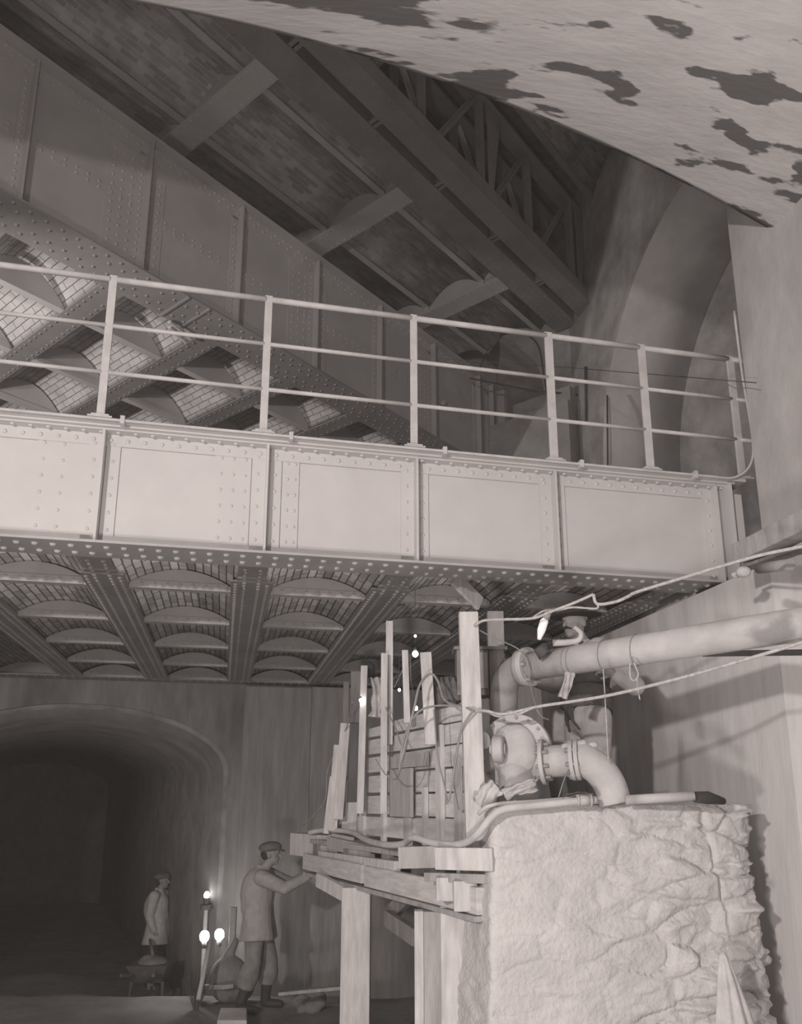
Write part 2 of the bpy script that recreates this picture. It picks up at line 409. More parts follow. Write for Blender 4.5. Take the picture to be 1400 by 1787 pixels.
def stiff(u, splice=True):
    b = MB()
    b.box(FA, u-.10, u+.005, 5.135, 5.15, 1.60, 2.36)        # leg on the web
    b.box(FA, u-.008, u+.008, 5.055, 5.15, 1.60, 2.36)       # outstanding leg
    b.box(FA, u+.012, u+.10, 5.138, 5.15, 1.66, 2.28)
    z = 1.70
    while z < 2.34:
        b.rivet(FA(u-.062, 5.135, z), FR, .012); b.rivet(FA(u+.055, 5.138, z), FR, .012); z += .118
    return b.build('stiffener', 'white_paint', lo)
for u in (-4.05, -3.0, -1.93, -.87, .185, 1.222, 2.262): stiff(u)
b = MB(); b.box(FA, 3.50, 3.66, 5.135, 5.15, 1.6, 2.37); b.box(FA, 3.655, 3.67, 5.0, 5.3, 1.59, 2.37); b.box(FA, 3.57, 3.585, 5.06, 5.15, 1.6, 2.37)
z = 1.66
while z < 2.34: b.rivet(FA(3.54, 5.135, z), FR, .012); b.rivet(FA(3.62, 5.135, z+.05), FR, .012); z += .12
b.box(FA, 3.67, 3.78, 5.05, 5.3, 1.6, 2.30)
b.build('end_plate', 'white_paint', lo)
for u0, u1, cols in ((.29, .405, (.325, .375)), (-.16, .08, (-.12, -.04, .04)), (-1.28, -.97, (-1.24, -1.12))):
    b = MB(); b.box(FA, u0, u1, 5.14, 5.15, 1.66, 2.28)
    for c in cols:
        z = 1.70
        while z < 2.27: b.rivet(FA(c, 5.14, z), FR, .0115); z += .113
    b.build('splice_plate', 'white_paint', lo)
# hand rail (own thing)
hr = thing('handrail', 'white painted handrail of three pipes on flat iron posts along the pale girder', 'railing', FA(.5, 5.02, 2.41))
PU_ = [-3.98, -2.94, -1.9, -.895, .145, 1.19, 2.24, 3.01, 3.785]
for i, u in enumerate(PU_):
    b = MB()
    wd = .026 if u < 2 else .032
    b.box(FA, u-wd, u+wd, 5.012, 5.03, 2.41, 3.47)
    PB_ = MB(); PB_.box(FA, u-.075, u+.075, 4.985, 5.06, 2.41, 2.422); PB_.box(FA, u-.055, u+.055, 4.992, 5.05, 2.422, 2.436)
    for s in (-.06, .06): PB_.rivet(FA(u+s, 5.02, 2.422), (0, 0, 1), .012)
    po = b.build('post', 'rail_paint', hr, bevel=.003); po_ = PB_.build('base_plate', 'rail_paint', po)
for z, r in ((3.44, .021), (3.09, .0145), (2.745, .0145)):
    for i in range(len(PU_)-1):
        b = MB(); b.tube([FA(PU_[i]+.02, 5.02, z), FA(PU_[i+1]-.02, 5.02, z)], r, 12); b.build('rail', 'rail_paint', hr)
    b = MB(); b.tube([FA(3.8, 5.02, z), FA(4.05, 5.02, z)], r, 12); b.build('rail', 'rail_paint', hr)
# conduit along the girder
cd = thing('conduit', 'thin pale conduit clipped along the top flange and bending up by the last post', 'conduit', FA(0, 4.97, 2.39))
b = MB(); e = spline([FA(3.5, 4.975, 2.392), FA(3.68, 4.97, 2.40), FA(3.80, 4.93, 2.50), FA(3.82, 4.90, 2.72), FA(3.76, 4.86, 3.2), FA(3.735, 4.84, 3.75)], 6)
b.tube([FA(-4.5, 4.975, 2.392)]+e, .010, 8); b.build('tube', 'rail_paint', cd)
for u in (-1.75, -.75, .33, 1.4, 2.43, 3.35):
    b = MB(); b.box(FA, u-.014, u+.014, 4.958, 5.01, 2.365, 2.42); b.build('clip', 'rail_paint', cd)
# cross beams, vaults, tie plates under the low bridge
SPA = 1.04; bu = [.13+SPA*k for k in range(-5, 4)]
for c in bu:
    if c > 3.5: continue
    b = MB()
    b.box(FA, c-.10, c+.10, 5.33, 10.72, 1.575, 1.59); b.box(FA, c-.15, c+.15, 5.70, 10.72, 1.562, 1.575)
    b.box(FA, c-.11, c+.11, 5.62, 5.70, 1.566, 1.576)
    b.box(FA, c-.008, c+.008, 5.2, 10.72, 1.59, 2.0)
    for s in (-.115, .115):
        t = 5.78
        while t < 10.7: b.rivet(FA(c+s, t, 1.562), DN, .0155); t += .078
    for s in (-.052, .052):
        t = 5.42
        while t < 10.7: b.rivet(FA(c+s, t, 1.574 if t < 5.72 else 1.562), DN, .0155); t += .078
    b.build('cross_beam', 'dark_steel', lo)
for k in range(len(bu)-1):
    s0, s1 = bu[k]+.10, bu[k+1]-.10
    if s0 > 3.45: continue
    vault(PA_n, s0, s1, 5.30, 10.75, 1.595, .14, 'brick_vault', 'brickA', lo)
    if -2.5 < s0 < 3.4:
        for t in (6.03, 7.22, 8.38, 9.54, 10.62):
            lens(PA_n, s0+.045, s1-.045, t, 1.575, 1.60, .118, 'deck_steel', lo, nr=7)
b = MB(); b.box(FA, -5, 3.6, 10.74, 10.78, 1.555, 2.0); b.box(FA, -5, 3.6, 10.62, 10.86, 1.55, 1.565)
u = -4.9
while u < 3.4: b.rivet(FA(u, 10.68, 1.55), DN, .012); u += .11
b.build('far_girder', 'dark_steel', lo)
b = MB(); b.box(FA, -5, 3.65, 5.17, 10.76, 1.86, 2.0); b.build('deck_light_stop', 'wall_dark', lo)  # unseen slab added over the low vaults so no light leaks through

# =================================================================== MIDDLE BRIDGE (grey plate girder, skew)
mi = thing('grey_girder_bridge', 'higher grey riveted girder bridge running away to the right over pale brick arches', 'bridge', FB(6, 7, 5.46))
FRB = -nB
b = MB(); b.box(FB, 1.0, 11.35, 7.0, 7.02, 5.48, 7.28); b.build('web_plate', 'grey_paint', mi)
b = MB(); b.box(FB, .9, 11.38, 6.86, 7.2, 7.255, 7.28); b.box(FB, .9, 11.35, 6.975, 7.0, 7.10, 7.255); b.box(FB, .9, 11.35, 6.985, 7.0, 7.055, 7.10)
u = 1.0
while u < 11.3: b.rivet(FB(u, 6.975, 7.21), FRB, .016); b.rivet(FB(u+.07, 6.975, 7.14), FRB, .016); u += .14
b.build('top_flange', 'grey_paint', mi, bevel=.002)
b = MB(); b.box(FB, .9, 11.38, 6.75, 7.30, 5.455, 5.48); b.box(FB, .9, 11.38, 6.97, 7.0, 5.48, 5.60)
u = 1.0
while u < 11.3:
    b.rivet(FB(u, 6.83, 5.455), DN, .016); b.rivet(FB(u+.08, 6.93, 5.455), DN, .016); b.rivet(FB(u, 7.1, 5.455), DN, .016); b.rivet(FB(u+.08, 7.2, 5.455), DN, .016); u += .16
for (a, c) in ((4.5, 4.53), (4.78, 4.81)): b.box(FB, a, c, 6.75, 7.3, 5.44, 5.455)
b.build('bottom_flange', 'dark_steel', mi, bevel=.002)
sts = [1.36, 2.69, 4.01, 5.31, 6.635, 7.95, 9.27, 10.56, 10.98]
for k, u in enumerate(sts):
    b = MB(); b.box(FB, u-.10, u+.006, 6.985, 7.0, 5.6, 7.10); b.box(FB, u-.010, u+.008, 6.895, 7.0, 5.5, 7.25)
    z = 5.66
    while z < 7.05: b.rivet(FB(u-.06, 6.985, z), FRB, .015); z += .088
    if k in (2, 4, 6):
        b.box(FB, u-.46, u-.10, 6.99, 7.0, 5.6, 7.05)
        for s in (.17, .28, .39):
            z = 5.66
            while z < 6.98: b.rivet(FB(u-s, 6.99, z), FRB, .015); z += .115
    if k in (2, 4):
        b.box(FB, u+.02, u+.25, 6.99, 7.0, 5.6, 6.9)
        for s in (.08, .18):
            z = 5.66
            while z < 6.88: b.rivet(FB(u+s, 6.99, z), FRB, .015); z += .115
    b.build('stiffener', 'grey_paint', mi)
b = MB(); b.box(FB, 11.25, 11.36, 6.84, 7.0, 5.5, 7.25); b.box(FB, 11.1, 11.25, 6.98, 7.0, 5.5, 7.2); b.build('end_plate', 'grey_paint', mi)
# longitudinal seam with double rivets
b = MB()
for i in range(len(sts)-1):
    a, c = sts[i]+.12, sts[i+1]-.14
    b.box(FB, a, c, 6.993, 7.0, 6.30, 6.42)
    u = a+.04
    while u < c:
        b.rivet(FB(u, 6.993, 6.395), FRB, .014); b.rivet(FB(u, 6.993, 6.325), FRB, .014); u += .125
b.build('seam_strip', 'grey_paint', mi)
# small round fitting on the web
b = MB(); b.tube([FB(9.55, 6.99, 6.32), FB(9.55, 6.93, 6.32)], .05, 14, True, [.055, .04]); b.tube([FB(9.55, 6.95, 6.32), FB(9.55, 6.92, 6.32)], .025, 12); b.build('gas_fitting', 'iron', mi)
PB_n = lambda s, t, z: FB(s, t, z)
bb = [3.905+1.293*k for k in range(-2, 6)]
for c in bb:
    b = MB(); b.box(FB, c-.135, c+.135, 7.30, 14.5, 5.462, 5.48); b.box(FB, c-.01, c+.01, 7.02, 14.5, 5.48, 6.1)
    for s in (-.09, .09):
        t = 7.36+(.05 if s > 0 else 0)
        while t < 12.5: b.rivet(FB(c+s, t, 5.462), DN, .015); t += .125
    if 3 < c < 7:
        pass
    b.build('cross_beam', 'dark_steel', mi)
for k in range(len(bb)-1):
    s0, s1 = bb[k]+.10, bb[k+1]-.10
    vault(PB_n, s0, s1, 7.05, 14.5, 5.50, .36, 'brick_vault', 'brickB', mi)
    for t in (8.08, 9.36, 10.62, 11.9, 13.1):
        lens(PB_n, s0+.04, s1-.04, t, 5.475, 5.50, .325, 'roof_steel', mi, nr=0, fl=.09)
b = MB(); b.box(FB, 1.0, 11.3, 7.02, 14.6, 6.1, 6.25); b.build('deck_light_stop', 'wall_dark', mi)  # unseen slab added on the middle deck to block leaking light

# =================================================================== ROOF: lattice girder, cross girders, brick vaults
lg = thing('lattice_girder', 'dark lattice girder of two riveted chords with crossed diagonals under the roof', 'girder', FB(6, 5.3, 8))
for (n0, n1, nr) in ((5.385, 5.765, 4), (4.945, 5.255, 3)):
    b = MB(); b.box(FB, -.5, 11.3, n0, n1, 8.0, 8.03); b.box(FB, -.5, 11.3, n0+.02, n0+.04, 8.03, 8.28)
    b.box(FB, -.5, 11.3, n1-.04, n1-.02, 8.03, 8.2)
    for q in range(nr):
        t = n0+.04+(n1-n0-.08)*q/(nr-1); u = 3.0+(.06 if q % 2 else 0)
        while u < 11.25: b.rivet(FB(u, t, 8.0), DN, .014); u += .135
    b.build('bottom_chord', 'dark_steel', lg)
    b = MB(); b.box(FB, -.5, 11.3, n0+.03, n1-.03, 9.75, 9.80); b.build('top_chord', 'dark_steel', lg)
for u in (2.7, 4.0, 5.3, 6.6, 7.95, 9.25, 10.62):
    big = u in (7.95, 10.62, 5.3)
    for n_ in (5.1, 5.55):
        b = MB(); wv = .07 if not big else .08
        b.box(FB, u-wv, u+wv, n_-.012, n_+.012, 8.02, 9.76); b.box(FB, u-.012, u+.012, n_-.07, n_+.07, 8.02, 9.76)
        if n_ < 5.3:
            z = 8.1
            while z < 9.7: b.rivet(FB(u-.04, n_-.012, z), FRB, .012); z += .1
        if big and n_ < 5.3:      # tapering plate
            b.hexa([FB(u+.05, 4.99, 8.03), FB(u+.12, 4.99, 8.03), FB(u+.12, 5.0, 8.03), FB(u+.05, 5.0, 8.03),
                    FB(u+.05, 4.99, 9.76), FB(u+.42, 4.99, 9.76), FB(u+.42, 5.0, 9.76), FB(u+.05, 5.0, 9.76)])
        b.build('vertical', 'dark_steel', lg)
    for n_, dr in ((5.06, 1), (5.55, -1)):
        if u > 10: continue
        b = MB(); p0 = FB(u+.12, n_, 8.05 if dr > 0 else 9.7); p1 = FB(u+1.2, n_, 9.7 if dr > 0 else 8.05)
        b.beam(p0, p1, .015, .10); b.beam(p0-nB*.03, p1-nB*.03, .06, .02)
        d = (p1-p0); L_ = d.length
        for q in range(int(L_/.11)): b.rivet(p0+d*((q+.5)*.11/L_)-nB*.012, FRB, .011)
        b.build('diagonal', 'roof_steel' if dr < 0 else 'dark_steel', lg)
u = 3.35
while u < 11.2:
    b = MB(); b.box(FB, u-.06, u+.06, 5.25, 5.39, 8.02, 8.04); b.box(FB, u-.01, u+.01, 5.25, 5.39, 8.02, 8.25)
    b.build('batten', 'dark_steel', lg); u += 1.32
# cross girders
joists = [6.16, 7.28, 8.40, 9.52, 10.64, 11.76]
PC = lambda s, t, z: FB(t, s, z)
which = ['first', 'second', 'third', 'fourth']
for k, u in enumerate((2.2, 4.66, 7.115, 9.58)):
    cg = thing('cross_girder', ['grey cross girder under the roof, in the dark upper left corner, nearest the camera', 'grey cross girder in shade at upper left with long dark soffit shadow beside it',
                               'grey cross girder with two arched plates in the middle of the roof', 'grey cross girder nearest the end wall, just above the handrail'][k], 'girder', FB(u, 8, 8), 'roof cross girders')
    b = MB(); b.box(FB, u-.165, u+.165, 5.77, 12.5, 8.0, 8.025)
    for s in (-.12, .12):
        t = 5.85
        while t < 12.3: b.rivet(FB(u+s, t, 8.0), DN, .012); t += .13
    b.build('flange', 'roof_steel', cg)
    b = MB(); b.box(FB, u-.01, u+.01, 5.77, 12.5, 8.02, 8.22)
    t = 5.85
    while t < 12.3: b.rivet(FB(u-.01, t, 8.07), -uB, .012); t += .12
    b.build('web', 'roof_steel', cg)
    for i in range(len(joists)-1):
        lens(PC, joists[i]+.05, joists[i+1]-.05, u-.006, 8.20, 8.21, .25, 'roof_steel', cg, nr=0, fl=.05, name='arched_plate')
    b = MB(); b.box(FB, u-.01, u+.01, 5.7, joists[0]-.05, 8.2, 8.36); b.build('arched_plate', 'roof_steel', cg)
for k, n_ in enumerate(joists):
    b = MB(); b.box(FB, -1, 11.4, n_-.045, n_+.045, 8.20, 8.215); b.box(FB, -1, 11.4, n_-.008, n_+.008, 8.215, 8.35)
    for u in (4.66, 7.115, 9.58):
        b.box(FB, u-.05, u+.06, n_-.05, n_+.05, 8.03, 8.20)
    b.build('roof_joist', 'roof_steel', None, label=['narrow roof joist beside the lattice girder between brick vaults', 'narrow roof joist above the grey girder, second from the lattice girder', 'narrow roof joist in the upper left, third from the lattice girder',
        'narrow roof joist in the upper left, fourth from the lattice girder', 'narrow roof joist in the dark corner, fifth from the lattice girder', 'narrow roof joist farthest from the lattice girder, in the dark corner'][k], cat='joist', group='roof joists')
cl = []
vault(PC, joists[0]-1.02, joists[0]-.03, -1, 11.42, 8.23, .25, 'ceiling', 'brickC', None)
for i in range(len(joists)-1): vault(PC, joists[i]+.03, joists[i+1]-.03, -1, 11.42, 8.22, .25, 'ceiling', 'brickC', None)
for i in range(3):       # beyond the lattice girder, higher
    vault(PC, 4.75-1.3*(i+1), 4.75-1.3*i-.08, -1, 11.42, 9.75, .3, 'ceiling', 'brickC', None)
    b = MB(); b.box(FB, -1, 11.42, 4.70-1.3*i-.05, 4.70-1.3*i+.05, 9.72, 9.80); b.build('roof_joist', 'dark_steel', None, cat='joist', group='high roof joists', label=['dark high roof joist just behind the lattice girder', 'dark high roof joist between brick vaults at upper right', 'dark high roof joist nearest the whitewashed arch'][i])
for o in list(COL.objects):
    if o.name.startswith('ceiling'): o['kind'] = 'structure'
b = MB(); b.box(FB, -3, 12, .5, 17, 10.3, 10.6); b.build('ceiling', 'wall_dark', kind='structure')  # unseen cover added above the roof vaults to keep light out
#PART2
# =================================================================== RUBBLE PIER
def build_pier():
    U0, U1, N0, N1, RC = 1.45, 3.16, 4.27, 4.97, .26
    path = []
    st = .0095
    def seg(p, q, nrm, step):
        L = math.dist(p, q); k = max(1, int(L/step))
        for i in range(k): path.append((p[0]+(q[0]-p[0])*i/k, p[1]+(q[1]-p[1])*i/k, nrm))
    seg((U0, N1), (U0, N0+.04), (-1, 0), .03)
    for i in range(5):
        a = math.pi/2*i/5; path.append((U0+.04-.04*math.cos(a), N0+.04-.04*math.sin(a), (-math.cos(a), -math.sin(a))))
    seg((U0+.04, N0), (U1-RC, N0), (0, -1), st)
    k = 42
    for i in range(k+1):
        a = math.pi/2*i/k; path.append((U1-RC+RC*math.sin(a), N0+RC-RC*math.cos(a), (math.sin(a), -math.cos(a))))
    seg((U1, N0+RC+.02), (U1, N1), (1, 0), .02)
    path.append((U1, N1, (1, 0)))
    arc = [0]
    for i in range(1, len(path)): arc.append(arc[-1]+math.dist(path[i][:2], path[i-1][:2]))
    zs = []; z = -.015
    while z > -1.45: zs.append(z); z -= .0095
    while z > -2.2: zs.append(z); z -= .08
    zs.append(-2.25)
    b = MB(); n = len(path)
    for z in zs:
        for i, (u, nn, nr) in enumerate(path):
            s = arc[i]; rt = min(1, max(0, (u-1.9)/1.1)); amp = .26+1.25*rt**1.4
            q = Vector((s*3.0, z*7.0, 0))
            q = q+Vector((noise.noise(Vector((s*3, z*3, 4))), noise.noise(Vector((s*3, z*3, 9))), 0))*.55
            dd, _ = noise.voronoi(q)
            e = min(1, max(0, (dd[1]-dd[0])/.22)); e = e*e*(3-2*e)
            cid = noise.cell(Vector((round(_[0].x*7), round(_[0].y*7), 3)))
            d = (e-.6)*.022*amp+(cid-.5)*.022*amp
            d += noise.fractal(Vector((s*9, z*13, 2)), 1, 2.1, 5)*.010*(.30+1.0*amp)
            d += noise.noise(Vector((s*1.6, z*1.6, 7)))*.03
            led = noise.noise(Vector((s*5, z*16, 12)))
            if led > .2: d += (led-.2)*.085*amp
            if z > -.05: d -= (.05+z)*.5
            bt = -z*.05 if nr[0] < 0 else (-z*.02)
            if z < -1.45: d *= .3
            u2 = u+nr[0]*d-(bt if u < 1.6 else 0); n2 = nn+nr[1]*d
            b.v.append(FA(u2, n2, z+noise.noise(Vector((s*4, 0, 5)))*.012*(1 if z > -.03 else 0)))
    for j in range(len(zs)-1):
        for i in range(n-1):
            a = j*n+i; b.face([a, a+n, a+n+1, a+1], True)
    # top
    o = len(b.v); m = 10
    for r in range(1, m+1):
        q = r/m
        for i, (u, nn, nr) in enumerate(path):
            cu, cn = 2.3, 4.75
            u2 = u+(cu-u)*q; n2 = nn+(cn-nn)*q
            b.v.append(FA(u2, n2, -.008+.02*noise.noise(Vector((u2*6, n2*6, 0)))))
    for i in range(n-1): b.face([i, i+1, o+i+1, o+i], True)
    for r in range(m-1):
        for i in range(n-1):
            a = o+r*n+i; b.face([a, a+1, a+n+1, a+n], True)
    return b.build('stone_pier', 'stone', label='rough rubble masonry pier with mortar smears filling the lower right', cat='pier')
build_pier()
# cloth hanging low on the pier
b = MB(); rows = 16; cols = 40
top = D(1263, 1662, 4.28)
for j in range(rows+1):
    q = j/rows
    for i in range(cols+1):
        t = i/cols*2-1; wv = .010+.098*q**.8
        fold = math.cos(t*9+q*1.5)*.012*q
        b.v.append(top+Vector((.035*q+t*wv, -.05*q*(1-t*t)+fold+.01*(t*t), -.40*q+.012*math.sin(t*5)*q)))
for j in range(rows):
    for i in range(cols):
        a = j*(cols+1)+i; b.face([a, a+1, a+cols+2, a+cols+1], True)
b.build('hanging_cloth', 'cloth_p', solid=.006, label='small pale cloth hanging in folds on the rubble pier, bottom right', cat='cloth')

# =================================================================== PIPE AND PUMP
pp = thing('water_pipe', 'thick pale iron pipe with bolted flange crossing in front of the moustached man', 'pipe', D(1100, 1130, 4.4))
a0 = D(928, 1163, 4.95); a1 = D(1440, 1083, 3.75); ax = (a1-a0).normalized()
b = MB(); b.tube([a0, a0+(a1-a0)*.35, a1], .086, 28); b.build('tube', 'pipe', pp)
b = MB(); b.cyl(a0-ax*.045, a0-ax*.005, .125, 32)
s1 = ax.orthogonal().normalized(); s2 = ax.cross(s1)
fl = b.build('flange', 'iron', pp, bevel=.004)
for k in range(6):
    an = k*math.pi/3+.4; c = a0+(s1*math.cos(an)+s2*math.sin(an))*.104
    b = MB(); b.cyl(c-ax*.06, c+ax*.02, .013, 6); b.build('bolt', 'iron_d', fl)
e = spline([a0-ax*.045, a0-ax*.12+Vector((0, .0, -.005)), a0-ax*.2+Vector((0, 0, -.07)), a0-ax*.225+Vector((0, 0, -.19)), a0-ax*.23+Vector((0, 0, -.42))], 6)
el = thing('pipe_elbow', 'dark grey pipe elbow turning down from the flange of the pale pipe', 'pipe', e[-1])
b = MB(); b.tube(e, .088, 24); b.build('bend', 'iron_d', el)
b = MB(); b.cyl(e[0]-ax*.035, e[0]-ax*.002, .118, 28); b.build('flange', 'iron_d', el)
b = MB(); b.cyl(e[-1]+Vector((0, 0, .0)), e[-1]+Vector((0, 0, .03)), .12, 28); b.build('flange', 'iron_d', el)
for q in (.155, .175, .30, .42):
    c = a0+(a1-a0)*q; pts = [c+(s1*math.cos(t*math.pi/12)+s2*math.sin(t*math.pi/12))*.0895+ax*.012*math.sin(t*math.pi/12) for t in range(25)]
    b = MB(); b.tube(pts, .003, 6, False)
    b.build('wire_tie', 'cable_g', None, label='thin wire tie wound round the pale pipe, %s' % {.155: 'nearest the flange', .175: 'second from the flange', .30: 'right of the hanging paper scrap', .42: 'farthest right of four'}[q], cat='wire', group='wire ties on the pale pipe')
# pump
pm = thing('pump', 'pale cast iron pump casing with rounded bolted rim behind the plank screen', 'pump', D(915, 1392, 4.8))
dp = 4.85
c0 = D(900, 1312, dp); vdir = Vector((-.45, -.89, .05)).normalized()
side = vdir.cross(Vector((0, 0, 1))).normalized(); upd = side.cross(vdir)
mb = MB()
mb.ellip(D(925, 1335, dp+.06), (.13, .12, .12)); mb.ellip(D(900, 1350, dp), (.11, .12, .10)); mb.caps(D(905, 1270, dp+.14), .09, D(915, 1340, dp+.1), .12)
mb.caps(D(930, 1335, dp), .085, D(955, 1330, dp-.05), .08); mb.caps(D(905, 1365, dp), .12, D(905, 1395, dp), .12)
lump('casing', mb, .012, 'iron', pm, 3)
mb = MB(); mb.cyl(c0+vdir*.03, c0-vdir*.03, .225, 40); fl = mb.build('rim_plate', 'iron', pm, bevel=.006)
for k in range(16):
    an = k*math.pi/8+.1; c = c0+(side*math.cos(an)+upd*math.sin(an))*.2
    b = MB(); b.cyl(c-vdir*.0, c+vdir*.05, .010, 6); b.build('bolt', 'iron_d', fl)
mb = MB(); mb.ellip(c0+vdir*.03, (.15, .075, .17), Matrix.Rotation(-.46, 3, 'Z')); lump('dome', mb, .012, 'iron', pm, 3)
hx = Vector((1, -.25, 0)).normalized(); c1 = D(868, 1307, dp-.1)
mb = MB(); mb.tube([c1-hx*.03, c1-hx*.02, c1+hx*.03, c1+hx*.04], 1, 24, True, [.06, .08, .08, .065]); mb.cyl(c1-hx*.045, c1, .03, 12); mb.cyl(c1, c1+hx*.05, .035, 12); mb.build('end_cover', 'iron', pm, bevel=.004)
vb = thing('pipe_bend', 'pale flanged pipe bend curving down on to the top of the rubble pier', 'pipe', D(1075, 1398, 4.62))
b0 = D(945, 1330, 4.72); b1 = D(1000, 1326, 4.66); bx = (b1-b0).normalized()
mb = MB(); mb.cyl(b0, b1, .092, 26); mb.build('barrel', 'iron', vb)
for c in (b0, b1-bx*.012, b1+bx*.016):
    mb = MB(); mb.cyl(c, c+bx*.024, .132 if c is b0 else .118, 28); fl = mb.build('flange', 'iron', vb, bevel=.003)
    if c is not b0 and c != b1-bx*.012: continue
    t1 = bx.orthogonal().normalized(); t2 = bx.cross(t1)
    for k in range(8):
        an = k*math.pi/4+.3; cc = c+(t1*math.cos(an)+t2*math.sin(an))*.103
        mb = MB(); mb.cyl(cc-bx*.02, cc+bx*.055, .011, 6); mb.build('bolt', 'iron_d', fl)
e = spline([b1+bx*.03, D(1022, 1327, 4.64), D(1046, 1344, 4.62), D(1064, 1370, 4.62), D(1074, 1402, 4.62)], 6)
mb = MB(); mb.tube(e, 1, 26, True, [.096-.006*i/len(e) for i in range(len(e))]); mb.build('bend', 'pipe', vb)
mb = MB(); mb.caps(D(985, 1303, 4.62), .02, D(1018, 1297, 4.62), .022); mb.ellip(D(1036, 1300, 4.62), (.03, .03, .022)); lump('lug', mb, .006, 'iron', vb, 2)
b = MB(); b.tube([D(828, 1294, 4.8), D(846, 1292, 4.74)], .05, 14); b.build('timber_stub', 'wood', label='pale sawn stub of round timber poking out right of the tallest post', cat='timber')
# rags / boards on the pier corner
def rag(name, m, pts, w, label, cat, amp=.02, th=.006, seed=1):
    pts = spline(pts, 6); b = MB(); n = len(pts); K = 10; rnd = random.Random(seed)
    for i, p in enumerate(pts):
        d = (pts[min(i+1, n-1)]-pts[max(i-1, 0)]).normalized(); s = d.cross(Vector((0, -1, .25))).normalized()
        ww = w*(.75+.35*noise.noise(Vector((i*.35, seed, 0))))
        for k in range(K+1):
            t = k/K*2-1
            b.v.append(p+s*t*ww+Vector((0, -1, 0))*amp*(math.sin(t*6+i*.5+seed)+noise.noise(Vector((t*2, i*.3, seed)))))
    for i in range(n-1):
        for k in range(K):
            a = i*(K+1)+k; b.face([a, a+1, a+K+2, a+K+1], True)
    return b.build(name, m, solid=th, label=label, cat=cat)
rag('rag', 'cloth_p', [D(836, 1405, 4.62), D(850, 1388, 4.6), D(868, 1372, 4.58)], .07, 'crumpled pale rag beside the tallest post on the pier corner', 'rag', seed=1)
rag('rag', 'cloth_p', [D(880, 1388, 4.55), D(905, 1377, 4.55), D(936, 1370, 4.57)], .045, 'crumpled pale rag below the pump casing', 'rag', seed=3)
rag('rag', 'cloth_m', [D(985, 1392, 4.6), D(1010, 1387, 4.6), D(1035, 1389, 4.6)], .02, 'grey rag under the pale pipe bend', 'rag', seed=5)
b = MB(); b.tube([D(1214, 1391, 4.45), D(1235, 1392, 4.5), D(1262, 1398, 4.6)], 1, 12, True, [.03, .035, .02]); b.build('brush', 'cloth_d', label='dark bristly brush head lying on the pier top at right', cat='brush')
# hoses along the platform and the pier
hs = spline([D(540, 1453, 7.4), D(566, 1449, 7.2), D(612, 1452, 6.8), D(640, 1466, 6.2), D(672, 1474, 5.6), D(702, 1473, 5.3), D(722, 1462, 5.1), D(745, 1468, 4.95), D(778, 1474, 4.75), D(808, 1472, 4.6), D(834, 1455, 4.45), D(856, 1428, 4.4), D(880, 1412, 4.4), D(930, 1406, 4.42), D(1000, 1399, 4.45), D(1040, 1396, 4.48)], 6)
h = thing('hose', 'thick pale hose snaking from the far platform end up on to the pier', 'hose', hs[len(hs)//2])
b = MB(); b.tube(hs, .021, 12); b.build('tube', 'hose', h)
b = MB(); c = D(1020, 1397, 4.45); b.cyl(c-Vector((.03, 0, 0)), c+Vector((.03, 0, .002)), .028, 14); b.cyl(c-Vector((.04, 0, 0)), c-Vector((.03, 0, 0)), .033, 14); b.cyl(c+Vector((.03, 0, 0)), c+Vector((.04, 0, 0)), .033, 14); b.build('coupling', 'iron', h)
h = spline([D(836, 1420, 4.55), D(850, 1408, 4.5), D(880, 1402, 4.5), D(930, 1399, 4.52), D(1000, 1393, 4.6)], 6)
b = MB(); b.tube(h, .011, 10); b.build('hose', 'hose', label='thinner pale hose lying behind the thick one on the pier edge', cat='hose')
b = MB(); b.tube([D(1092, 1396, 4.5), D(1212, 1389, 4.45)], .026, 14); b.build('pipe_length', 'pipe', label='straight pale pipe length lying on the pier top, right of the bend', cat='pipe')

# =================================================================== TIMBER STAGING
SD = Vector((-.405, .914, 0)); SP = Vector((.914, .405, 0)); SO = Vector((.46, 4.9, 0))
def FS(a, b_, z): return SO+SD*a+SP*b_+Vector((0, 0, z))
def post(pxc, yt, yb, d, w, dep, m, label, cat='post', bev=.004, name='timber_post', tilt=0, group=None):
    p0 = D(pxc, yt, d); zb = D(pxc, yb, d).z; p1 = Vector((p0.x+tilt, p0.y, zb))
    b = MB(); b.beam(p1, p0, w, dep, up=(0, 1, 0)); return b.build(name, m, bevel=bev, label=label, cat=cat, group=group)
post(817, 1070, 1485, 4.72, .115, .09, 'wood', 'tallest pale timber post, right edge of the plank screen', tilt=.02)
post(743, 1139, 1300, 5.25, .075, .05, 'wood', 'short pale post with a cable looped over it, next left of the tallest post', tilt=.03)
post(707, 1135, 1262, 5.6, .045, .04, 'wood', 'thin pale batten standing under the bright bulb', tilt=.015)
post(680, 1085, 1300, 6.05, .055, .08, 'wood', 'tall grey-pale post standing close under the riveted beam', tilt=0)
post(671, 1140, 1420, 5.95, .05, .04, 'wood', 'pale post in front of the tall one, left of the thin batten', tilt=.0)
post(636, 1162, 1420, 6.45, .055, .05, 'wood', 'pale post with a small lit bulb on its left side', tilt=-.02)
post(864, 1068, 1492, 5.6, .115, .07, 'wood_d', 'weathered post standing behind the grey wooden box', tilt=0)
post(622, 1172, 1262, 7.4, .10, .06, 'wood_g', 'short dim grey post at the left back of the staging')
post(605, 1190, 1500, 7.9, .06, .05, 'wood_g', 'thin dim upright left of the staging, against the back wall')
